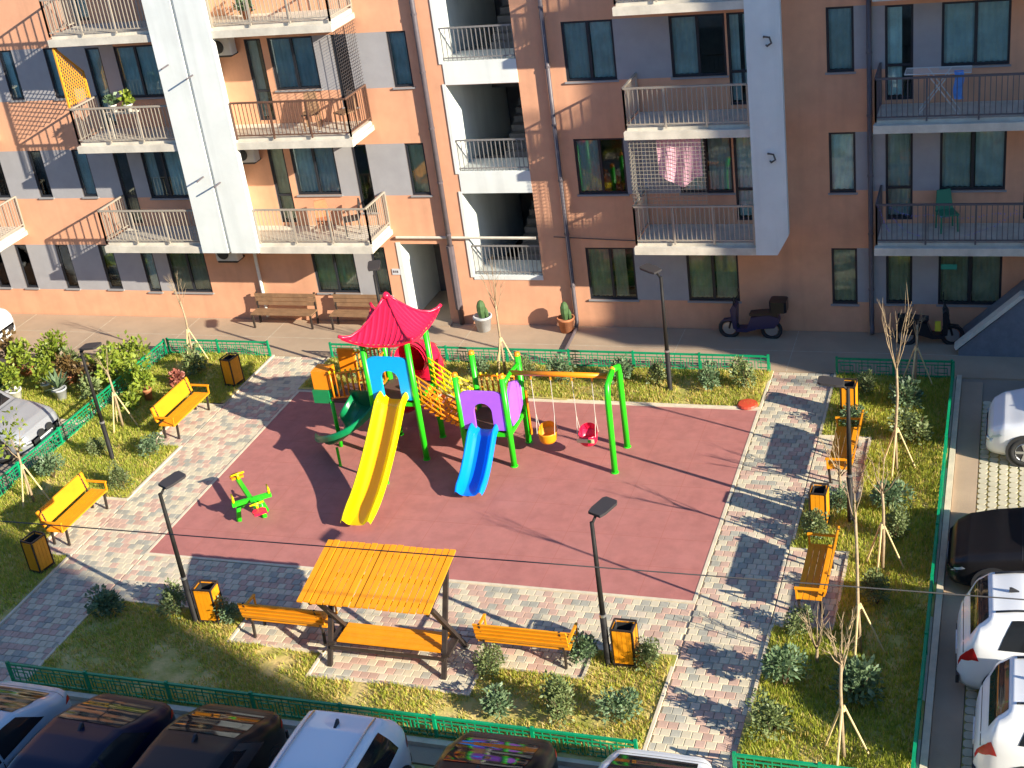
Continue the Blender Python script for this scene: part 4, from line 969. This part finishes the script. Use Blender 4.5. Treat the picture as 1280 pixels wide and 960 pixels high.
SHR = [(-19.75, 24.8, .9, 'green shrub in left bed at the foot of the black lamp post'), (-21.2, 24.6, .8, 'shrub against the left fence just behind the lamp post'), (-21.75, 23.45, .95, 'shrub against the left fence facing the bonnet of the silver car'), (-19.6, 23.2, .9, 'shrub in left bed beside the armrest of the near left bench'),
 (-17.0, 18.65, 1.05, 'dark shaded shrub at the corner of the front bed and left path'), (-15.6, 18.85, 1.1, 'dark shaded shrub left of the lamp post and bin in front bed'), (-14.2, 18.75, .75, 'small shrub squeezed between yellow bin and bench'),
 (-8.55, 18.15, 1.05, 'shrub growing at the right legs of the pergola'), (-6.95, 18.8, .85, 'shrub tucked between bench end and lamp post'), (-5.72, 18.72, .95, 'shrub right of the yellow bin on the front bed corner'), (-8.0, 17.15, .95, 'first shrub of the front row beside the green fence, nearest the pergola'), (-6.9, 17.15, 1.05, 'middle shrub of the front row along the green fence'), (-5.85, 17.3, 1.0, 'last shrub of the front row next to the right path'),
 (-3.3, 20.15, .95, 'shrub at the end of the near right bench'), (-3.3, 18.65, 1.1, 'shrub on the right path edge halfway to the front fence'), (-3.35, 17.4, 1.15, 'shrub on the right path edge close to the front fence'), (-2.1, 18.45, 1.15, 'blue-green shrub behind the nearest leaning sapling'), (-3.35, 23.2, .85, 'shrub leaning over the end of the near right bench below the bin'), (-3.05, 24.25, .85, 'shrub just behind the bin between the right benches'), (-2.0, 21.2, 1.0, 'shrub in dark car shade in the sapling bed'),
 (-2.0, 24.3, 1.15, 'blue-green shrub beside the lamp post in the sapling bed'), (-1.85, 23.3, 1.0, 'shrub in the sapling bed near the lit fence section'), (-2.0, 28.7, 1.15, 'tall shrub by the shaded corner of the sapling bed'), (-1.8, 27.2, 1.25, 'bushy shrub near the tall bare sapling'), (-3.1, 27.8, .85, 'shrub between far right bench and the bin'), (-3.0, 29.4, .95, 'shrub at the pavement corner of the sapling bed'),
 (-8.9, 29.5, 1.0, 'shrub in back bed seen beside the swing legs'), (-8.0, 29.35, .9, 'shrub in back bed left of the lamp post'), (-6.65, 29.3, 1.0, 'shrub in back bed right of the lamp post'), (-5.85, 29.4, 1.0, 'shrub at the right end of the back bed above the red disc'), (-10.5, 29.4, 1.0, 'shrub in back bed behind the swing chains'), (-11.4, 29.35, .95, 'shrub in back bed behind the purple tower'), (-12.7, 29.45, .9, 'shrub in back bed behind the rope bridge'), (-14.0, 29.4, .9, 'shrub in back bed behind the main tower'), (-16.2, 29.3, .85, 'shrub in back bed behind the orange panels')]
for i, (x, y, s, lb) in enumerate(SHR): shrub(i, x, y, s, lb)

def sapling(x, y, h, fork, seed, lb, lean=(0, 0), leafy=False, spread=.32, nb=6, stakes=True):
    r_ = random.Random(seed); o = thing('sapling', (x, y, .03), lb, 'sapling', 'young staked trees in the beds')
    tr = MB(); f = Vector((lean[0]*fork, lean[1]*fork, fork))
    mid = [Vector((0, 0, 0)), f*.35+Vector((r_.uniform(-.03, .03), 0, 0)), f*.7+Vector((r_.uniform(-.03, .03), 0, 0)), f]
    tr.tube(mid, [.035, .031, .027, .024], 7); 
    t_ = tr.build('trunk', M_['bark'], None, True); t_.parent = o
    cr_ = MB()
    for k in range(nb):
        a = 2*math.pi*k/nb+r_.uniform(-.4, .4); L = (h-fork)*r_.uniform(.65, 1.05); s = spread*r_.uniform(.5, 1.2)
        z0 = f-Vector((0, 0, r_.uniform(0, .35)))
        if z0.z < .3: z0.z = .3
        p1 = z0+Vector((math.cos(a)*s*.5, math.sin(a)*s*.5, L*.35)); p2 = z0+Vector((math.cos(a)*s*.8, math.sin(a)*s*.8, L*.7)); p3 = z0+Vector((math.cos(a)*s*.9+r_.uniform(-.08, .08), math.sin(a)*s*.9, L))
        cr_.tube([z0, p1, p2, p3], [.013, .009, .005, .002], 5)
        for q in range(3):
            b0 = p1.lerp(p3, r_.uniform(.1, .7)); aa = a+r_.uniform(-1, 1); b1 = b0+Vector((math.cos(aa)*.16, math.sin(aa)*.16, L*.28*r_.uniform(.6, 1.2))); cr_.tube([b0, b0.lerp(b1, .5)+Vector((0, 0, -.02)), b1], [.005, .004, .002], 4)
    c_ = cr_.build('crown', M_['bark'], None, True); c_.parent = o
    if leafy:
        lf = leafball(r_, 90, .42, .9, fork-.1, .13, 1.1).build('leaves', M_['leaf3'], None); lf.parent = o
    if stakes:
        for k in range(3):
            a = 2*math.pi*k/3+.35; mb = MB().tube([(math.cos(a)*.42, math.sin(a)*.34, -.02), (math.cos(a)*.02+lean[0], math.sin(a)*.02+lean[1], 1.06)], .019, 6); s = mb.build('stake', M_['stake'], None); s.parent = o
        s = MB().tube([(lean[0], lean[1], .96), (lean[0], lean[1], 1.02)], .05, 7).build('tie', M_['stake'], None); s.parent = o
sapling(-2.02, 25.95, 4.25, 2.6, 1, 'tall bare staked sapling with upright branches by the far right bench', (0, -.01), nb=7)
sapling(-2.0, 22.3, 2.85, 1.95, 2, 'staked bare sapling standing between lamp post and green fence', (-.0, 0), nb=6)
sapling(-2.15, 19.75, 3.95, 2.9, 3, 'tall thin staked sapling near the armrest of the near right bench', (-.02, .02), nb=4, spread=.2)
sapling(-2.15, 17.1, 2.85, 2.0, 4, 'nearest staked sapling with a dense brown twiggy head', (0, 0), nb=10, spread=.3)
sapling(-1.9, 29.8, 2.3, 1.6, 5, 'shaded staked sapling in front of the scooters', (.02, 0), nb=4, spread=.15)
sapling(-21.4, 26.0, 2.5, 1.7, 6, 'leafy staked sapling behind the far left bench', (.0, 0), leafy=False, nb=4, spread=.16)
sapling(-21.55, 22.35, 2.2, 1.5, 7, 'staked sapling against left fence behind the near left bench', (0, 0), leafy=True, nb=5)
sapling(-21.4, 29.75, 3.0, 1.9, 8, 'slim staked sapling by the pavement fence near the shaded bin', (0, 0), nb=5, spread=.2)
sapling(-12.1, 29.7, 3.4, 2.1, 9, 'thin bare sapling in the back bed before the stair window', (0, 0), nb=7, spread=.3)
sapling(-3.1, 25.1, 1.6, .5, 10, 'low twiggy bare bush behind the far right bench', (0, 0), nb=9, spread=.5, stakes=False)
sapling(-2.85, 19.35, 1.5, .4, 12, 'low brown twiggy bush in the bed by the near right bench', (0, 0), nb=7, spread=.3, stakes=False)

# grass
gr = random.Random(77)
from mathutils import noise
gm = {'grass': MB(), 'grassdry': MB()}
dens = 1700
for nm, (a, b, c, d) in BEDS:
    c = max(c, 15.5)
    for i in range(int((b-a)*(d-c)*dens)):
        x = gr.uniform(a+.08, b-.08); y = gr.uniform(c+.08, d-.08)
        if any(p[0]-.05 < x < p[1]+.05 and p[2]-.05 < y < p[3]+.05 for p in PADS): continue
        v = noise.noise(Vector((x*.9, y*.9, 3)))+.5*noise.noise(Vector((x*3.1, y*3.1, 9)))
        bias = .32 if nm and a < -20 else (.25 if a > -4 else (.1 if c > 27 else -.02))
        if v+bias < gr.uniform(-.55, .2): continue
        z = hgt(x, y); h = gr.uniform(.04, .12)*(1.25 if a > -4 else 1); th = gr.uniform(0, 6.28); w_ = gr.uniform(.008, .018); ln = gr.uniform(0, .07); t2 = gr.uniform(0, 6.28)
        dry = gr.random() < (.16 if a > -4 or a < -20 else .4)-v*.2
        m = gm['grassdry' if dry else 'grass']; k = len(m.v)
        m.v += [Vector((x-math.cos(th)*w_, y-math.sin(th)*w_, z)), Vector((x+math.cos(th)*w_, y+math.sin(th)*w_, z)), Vector((x+math.cos(t2)*ln, y+math.sin(t2)*ln, z+h))]; m.f.append((k, k+1, k+2))
tag(gm['grass'].build('grass', M_['grass'], loc=(-11, 22, 0)), 'patchy green grass growing in the planting beds', 'grass', kind='stuff')
tag(gm['grassdry'].build('dry_grass', M_['grassdry'], loc=(-11, 22, 0)), 'dry straw-coloured grass among the green in the beds', 'grass', kind='stuff')

# potted plants
def pot(x, y, r_, h, pm, plant, lb, cat='potted plant', s=1.0, z=0, seed=0, grp='potted plants by the silver car'):
    q = random.Random(seed+int(x*100)); o = thing('potted_plant', (x, y, z), lb, cat, grp)
    if r_:
        p_ = MB().lathe([(r_*.7, 0), (r_*.95, h*.85), (r_*1.05, h*.86), (r_*1.05, h), (r_*.9, h), (r_*.88, h*.9), (.01, h*.88)], n=14).build('pot', M_[pm], None, True); p_.parent = o
    def add(mb, nm, mt): c = mb.build(nm, M_[mt], None); c.parent = o
    if plant == 'cactus':
        add(MB().lathe([(r_*.35, h*.85), (r_*.5, h+.15), (r_*.48, h+.3), (r_*.3, h+.42), (.02, h+.46)], n=9), 'cactus', 'cactus'); add(MB().lathe([(r_*.2, h*.85), (r_*.26, h+.12), (.02, h+.24)], (r_*.5, 0, 0), 8), 'cactus', 'cactus')
    elif plant in ('palm', 'agave'):
        mb = MB(); n_ = 16 if plant == 'palm' else 22
        for k in range(n_):
            a = 6.28*k/n_+q.uniform(-.2, .2); e = q.uniform(.35, 1.2); L = s*q.uniform(.45, .75)
            pts = [Vector((math.cos(a)*math.cos(e)*L*t, math.sin(a)*math.cos(e)*L*t, h+math.sin(e)*L*t-.35*L*t*t*(1 if plant == 'palm' else .2))) for t in (0, .33, .66, 1)]
            sd = Vector((-math.sin(a), math.cos(a), 0))
            for j in range(3):
                w0, w1 = [.015, .04, .032, .004][j]*s*1.4, [.015, .04, .032, .004][j+1]*s*1.4; mb.quad(pts[j]-sd*w0, pts[j]+sd*w0, pts[j+1]+sd*w1, pts[j+1]-sd*w1)
        add(mb, 'leaf_rosette', 'leaf3' if plant == 'palm' else 'leaf2')
    else:
        add(leafball(q, int(340*s), .38*s, .75*s, h*.8, .13, 1.3), 'foliage', plant); add(MB().tube([(0, 0, h*.5), (0, 0, h+.4*s)], .02, 6), 'stem', 'barkdark')
G_ = 'potted plants by the silver car'
POTS = [(-27.6, 27.3, 0, 0, None, 'leaf3', 'lime bush at the far end of the pots by the dark windscreen', 1.0), (-26.4, 27.5, 0, 0, None, 'leaf2', 'blue-green bush between white pots', .9), (-24.9, 28.7, 0, 0, None, 'leaf1', 'dense dark green bush behind the terracotta pot', 1.0), (-23.9, 28.2, 0, 0, None, 'leaf4', 'dark bronze bush in the shade of the palms', .9), (-23.3, 27.5, 0, 0, None, 'leaf1', 'dark shaded bush next to the grey bucket pot', .8), (-27.9, 28.3, .25, .3, 'terracotta', 'leaf4', 'large russet shrub in clay pot next to white car', 1.2), (-25.8, 29.05, 0, 0, None, 'leaf3', 'yellow-green feathery bush by the pavement edge', .9), (-23.6, 29.0, 0, 0, None, 'leaf3', 'spreading lime bush on the pavement edge near the fence', 1.0), (-25.65, 27.2, .2, .36, 'potwhite', 'leaf3', 'lime shrub in a round white pot beside the silver car bonnet', .9), (-25.0, 27.75, .16, .3, 'potwhite', 'leaf3', 'pale green plant in a small white pot', .8), (-24.3, 27.4, .2, .34, 'potgrey', 'agave', 'thin stemmed plant in a grey bucket pot', .9), (-24.6, 28.3, .24, .32, 'terracotta', 'leaf4', 'dark bronze plant spilling over a terracotta pot', .8),
 (-21.5, 27.45, .13, .42, 'terracotta', 'leaf3', 'leafy plant in a tall narrow clay pot behind the far left bench', .75), (-25.4, 28.9, .22, .3, 'terracotta', 'leaf3', 'bright lime bush in front of the pavement edge', 1.1), (-24.2, 28.95, .2, .3, 'potgrey', 'palm', 'spiky yellow-green palm beside the lime bush', 1.1), (-26.3, 28.6, .2, .3, 'terracotta', 'leaf3', 'yellowish feathery bush among the pots', .95), (-27.0, 29.0, .22, .3, 'terracotta', 'leaf4', 'russet bush near the white car', 1.0), (-26.9, 28.0, .22, .3, 'terracotta', 'agave', 'blue-green agave in a terracotta pot', .9),
 (-23.4, 28.6, .2, .3, 'potgrey', 'palm', 'arching pale palm above the shaded corner of the pots', 1.2), (-22.95, 28.1, .0, 0, None, 'leaf3', 'tall lime leafy bush growing over the left fence', 1.35), (-22.2, 28.0, .0, 0, None, 'leaf3', 'broad leaved lime bush inside the left fence', 1.15), (-22.9, 29.1, 0, 0, None, 'leaf3', 'tall bush by the pavement end of the left fence', 1.3), (-21.2, 28.4, 0, 0, None, 'leaf5', 'small pinkish flowering bush behind the far left bench', .55), (-20.9, 29.1, 0, 0, None, 'leaf1', 'rounded green bush between sapling and shaded bin', 1.0),
 (-21.7, 27.0, .0, 0, None, 'leaf3', 'low lime bush at the foot of the leafy sapling', .7), (-26.0, 26.5, .18, .3, 'terracotta', 'leaf3', 'green plant in clay pot near the silver car windscreen', .8)]
for i, (x, y, r_, h, pm, pl, lb, s) in enumerate(POTS): pot(x, y, r_, h, pm, pl, lb, 'potted plant' if r_ else 'bush', s, .0, i, G_)
pot(-13.62, 32.35, .26, .45, 'potgrey', 'cactus', 'cactus in a grey pot by the entrance wall', grp='cacti in pots by the facade'); pot(-11.22, 32.4, .24, .42, 'terracotta', 'cactus', 'cactus in a terracotta pot beside the downpipe', grp='cacti in pots by the facade')

# ================================================================ small things
tag(MB().tube([(-10.98, 32.55, .05), (-10.9, 31.0, .045)], .05, 8).build('drain_pipe', M_['pipe'], loc=(-11, 32, 0)), 'grey drain pipe lying across the pavement from the downpipe', 'pipe')
tag(MB().lathe([(.23, .0), (.25, .02), (.22, .06), (.1, .07)], (-5.62, 28.55, .04), 18).build('red_disc', M_['redthing'], loc=(-5.62, 28.55, .04)), 'round red plastic cover lying at the corner of the back bed', 'cover')
pts = [Vector((-30+i*1.5, 14.66+.009*(i*1.5-15)+.0, 5.05+.0012*((i*1.5-22)**2)/10)) for i in range(27)]
tag(MB().tube(pts, .009, 6).build('overhead_cable', M_['cable'], loc=(-10, 14.7, 5)), 'thin black overhead cable stretched above the yard', 'cable')
# ramp wall by the facade
rpw = thing('ramp_wall', (.3, 31.8, 0), 'grey sloping ramp wall with pale coping against the facade', 'ramp')
MB().prism([(-1.0, 0), (6, 0), (6, 3.0), (.45, 1.55), (.4, 1.5), (-1.0, .16)], 31.55, 32.7, lambda a, b, c: (a, c, b)).build('wall', mat('ramp_grey', (.16, .17, .19), .9, var=.1), rpw)
MB().prism([(-1.06, .16), (.42, 1.555), (.5, 1.62), (.36, 1.64), (-1.1, .24)], 31.5, 31.8, lambda a, b, c: (a, c, b)).build('coping', M_['slab'], rpw)
# air conditioner
ac = thing('air_conditioner', (-21.3, 32.5, 2.05), 'white air conditioner unit fixed to the wall under the fin', 'air conditioner')
MB().box(-21.65, -20.92, 32.3, 32.62, 2.06, 2.55, .03).build('case', M_['acwhite'], ac); MB().lathe([(.19, 0), (.19, .02)], n=18).xf(Matrix.Translation((-21.38, 32.3, 2.3)) @ Matrix.Rotation(math.pi/2, 4, 'X')).build('fan_grille', M_['trim'], ac); MB().box(-21.6, -20.97, 32.3, 32.77, 2.0, 2.058).build('bracket', M_['iron'], ac)
MB().tube([(-20.7, 32.7, 2.5), (-20.6, 32.72, 2.2), (-20.62, 32.72, .1)], .05, 7).build('hose', M_['potwhite'], ac)
# drying rack with blue cloth
dr = thing('drying_rack', (-1.55, 31.9, 5.96), 'white folding drying rack on the upper right balcony', 'drying rack')
mb = MB(); z = 6.95
mb.tube([(-2.28, 31.68, z), (-.86, 31.68, z), (-.86, 32.2, z), (-2.28, 32.2, z), (-2.28, 31.68, z)], .016, 5)
for i in range(6): mb.tube([(-2.28, 31.72+i*.09, z), (-.86, 31.72+i*.09, z)], .007, 4)
mb.build('top_frame', M_['acwhite'], dr)
for s in (31.72, 32.16): MB().tube([(-2.0, s, 5.97), (-1.3, s, z)], .015, 5).tube([(-1.1, s, 5.97), (-1.8, s, z)], .015, 5).build('leg', M_['acwhite'], dr)
tag(MB().grid(lambda u, v: (-1.22+.2*u+.02*math.sin(v*7), 31.66+.02*math.sin(u*9)-.012, 6.98-.62*v), 6, 8).grid(lambda u, v: (-1.22+.2*u, 31.66+.1*v, 6.985), 3, 3).build('towel', M_['bluecloth'], loc=(-1.1, 31.66, 6.4), smooth=True), 'blue towel hanging over the white drying rack', 'towel')
# pink blanket and mesh screen on the middle balcony
ms = MB()
for i in range(20): x = -8.72+i*.095; ms.tube([(x, 31.44, 3.95), (x, 31.44, 5.68)], .0045, 4)
for j in range(18): z = 4.0+j*.098; ms.tube([(-8.74, 31.44, z), (-6.88, 31.44, z)], .006, 4)
for i in range(13): y = 31.5+i*.095; ms.tube([(-8.76, y, 3.95), (-8.76, y, 5.68)], .006, 4)
for j in range(18): z = 4.0+j*.098; ms.tube([(-8.76, 31.44, z), (-8.76, 32.7, z)], .006, 4)
ms.build('x', M_['mesh'], loc=(-8, 31.44, 4)); o = bpy.context.scene.objects[-1]
o = [q for q in bpy.data.objects if q.name == 'x'][0]; o.name = 'mesh_screen'; tag(o, 'cream wire mesh screen above the railing around the pink blanket', 'screen')
tag(MB().grid(lambda u, v: (-8.1+1.1*u, 31.62+.05*math.sin(u*16+v*2)*(.3+v), 5.64-(1.1-.14*math.cos(u*6.28)*v)*v), 30, 12).build('blanket', M_['pink'], loc=(-7.6, 31.6, 5), smooth=True), 'pink blanket hung to dry on the middle balcony', 'blanket')
MB().tube([(-8.75, 31.62, 5.64), (-5.78, 31.62, 5.64)], .008, 5).build('x', M_['cable'], loc=(-7.3, 31.6, 5.64)); o = bpy.data.objects['x']; o.name = 'clothes_line'; tag(o, 'clothes line carrying the pink blanket', 'line')
# lattice screen and nets on the left balconies
la = thing('lattice_screen', (-24.6, 32, 6.95), 'yellow diamond lattice screen at the side of the upper left balcony', 'screen')
mb = MB(); X = -24.6
def top_z(y): return 8.68-(y-31.45)*.95
for i in range(-16, 20):
    for sg in (1, -1):
        seg = []
        for t in range(41):
            y = 31.45+1.0*t/40; z = 7.0+(i*.14)+sg*(y-31.45)*1.3+(0 if sg > 0 else .9)
            if 7.0 <= z <= top_z(y): seg.append((y, z))
        if len(seg) > 2: mb.bar((X+.006*sg, seg[0][0], seg[0][1]), (X+.006*sg, seg[-1][0], seg[-1][1]), .02, .01, (1, 0, 0))
mb.build('slat_grid', M_['lattice'], la); MB().bar((X, 31.45, 6.98), (X, 31.45, 8.66), .05, .05).bar((X, 32.45, 6.98), (X, 32.45, 7.75), .05, .05).bar((X, 31.45, 8.66), (X, 32.45, 7.72), .05, .05).build('frame', M_['lattice'], la)
nt_ = MB()
for i in range(12): y = 31.48+i*.105; nt_.tube([(-16.13, y, 6.95), (-16.13, y, 8.66)], .006, 4)
for i in range(22): z = 6.97+i*.08; nt_.tube([(-16.13, 31.46, z), (-16.13, 32.74, z)], .006, 4)
o = nt_.build('safety_net', M_['net'], loc=(-16.13, 32, 7)); tag(o, 'dark safety net closing the side of the brown-railed balcony', 'net')
# balcony furniture
def chair(x, y, z, rz, m, lb):
    o = thing('balcony_chair', (x, y, z), lb, 'chair', 'chairs on the balconies'); o.rotation_euler = (0, 0, R(rz))
    def add(mb, nm): c = mb.build(nm, M_[m], None); c.parent = o
    add(MB().box(-.22, .22, -.22, .22, .41, .45), 'seat'); add(MB().prism([(-.21, .45), (.21, .45), (.16, .92), (-.16, .92)], .2, .24, lambda a, b, c: (a, c+.15*(b-.45), b)), 'backrest')
    for sx in (-.2, .2):
        for sy in (-.2, .2): add(MB().bar((sx, sy, 0), (sx*.95, sy*.95, .42), .035, .035), 'leg')
chair(-1.35, 32.35, 2.96, 20, 'greenplastic', 'green plastic chair on the tinsel-hung right balcony'); chair(-17.0, 32.2, 2.96, -60, 'trim', 'black folding chair on the lower balcony beside the fin'); chair(-17.8, 32.1, 2.96, 30, 'terracotta', 'orange folding chair on the lower balcony beside the fin')
chair(-17.6, 32.2, 5.96, 15, 'benchbrown', 'brown wicker chair behind the brown balcony railing'); chair(-16.6, 32.2, 5.96, -30, 'benchbrown', 'brown wicker chair at the netted end of the brown balcony')
pot(-22.9, 31.75, .13, .2, 'potwhite', 'leaf3', 'yellow-green plant in a pot on the upper left balcony', s=.4, z=6.75, grp='pots on the balconies'); pot(-23.4, 31.75, .12, .2, 'potwhite', 'leaf2', 'small plant in a white pot on the upper left balcony', s=.35, z=6.75, grp='pots on the balconies')
for nm, x in (('flower_shelf', -23.15),):
    tag(MB().box(x-.5, x+.5, 31.62, 31.9, 6.71, 6.748).bar((x-.45, 31.75, 5.96), (x-.45, 31.75, 6.71), .04, .04).bar((x+.45, 31.75, 5.96), (x+.45, 31.75, 6.71), .04, .04).build(nm, M_['slab'], loc=(x, 31.75, 5.96)), 'small shelf holding pots behind the upper left railing', 'shelf')
pot(-18.9, 32.2, .14, .25, 'terracotta', 'leaf2', 'green plant on the topmost balcony beside the fin', s=.7, z=8.96, grp='pots on the balconies')
tn = MB(); q = random.Random(4)
for (xa, za, xb_, zb) in ((-2.9, 4.1, -2.6, 3.3), (-2.6, 3.9, -1.7, 3.72), (-1.7, 3.72, -.2, 3.75), (-.2, 3.75, .9, 3.95), (-2.5, 3.6, -1.9, 3.2), (-.9, 3.2, .2, 3.8)):
    for i in range(26):
        t = i/25; x = xa+(xb_-xa)*t; z = za+(zb-za)*t-.1*math.sin(math.pi*t); d = Vector((q.uniform(-.04, .04), q.uniform(-.03, .01), q.uniform(-.04, .04))); tn.tri((x, 31.38, z), (x+.02, 31.38, z+.01), Vector((x, 31.37, z))+d)
tag(tn.build('tinsel_garland', M_['tinsel'], loc=(-1, 31.38, 3.7)), 'purple tinsel garland strung along the lower right balcony railing', 'garland')
for zz, lb in ((4.95, 'white air conditioner unit on the lower balcony wall behind the fin'), (7.95, 'white air conditioner unit on the brown-railed balcony wall behind the fin')):
    ac = thing('air_conditioner', (-20.0, 32.5, zz), lb, 'air conditioner', 'air conditioner units on the balconies')
    MB().box(-20.35, -19.68, 32.36, 32.66, zz+.05, zz+.52, .03).build('case', M_['acwhite'], ac); MB().lathe([(.18, 0), (.18, .02)], n=18).xf(Matrix.Translation((-20.08, 32.36, zz+.28)) @ Matrix.Rotation(math.pi/2, 4, 'X')).build('fan_grille', M_['trim'], ac); MB().box(-20.3, -19.73, 32.36, 32.77, zz, zz+.048).build('bracket', M_['iron'], ac)
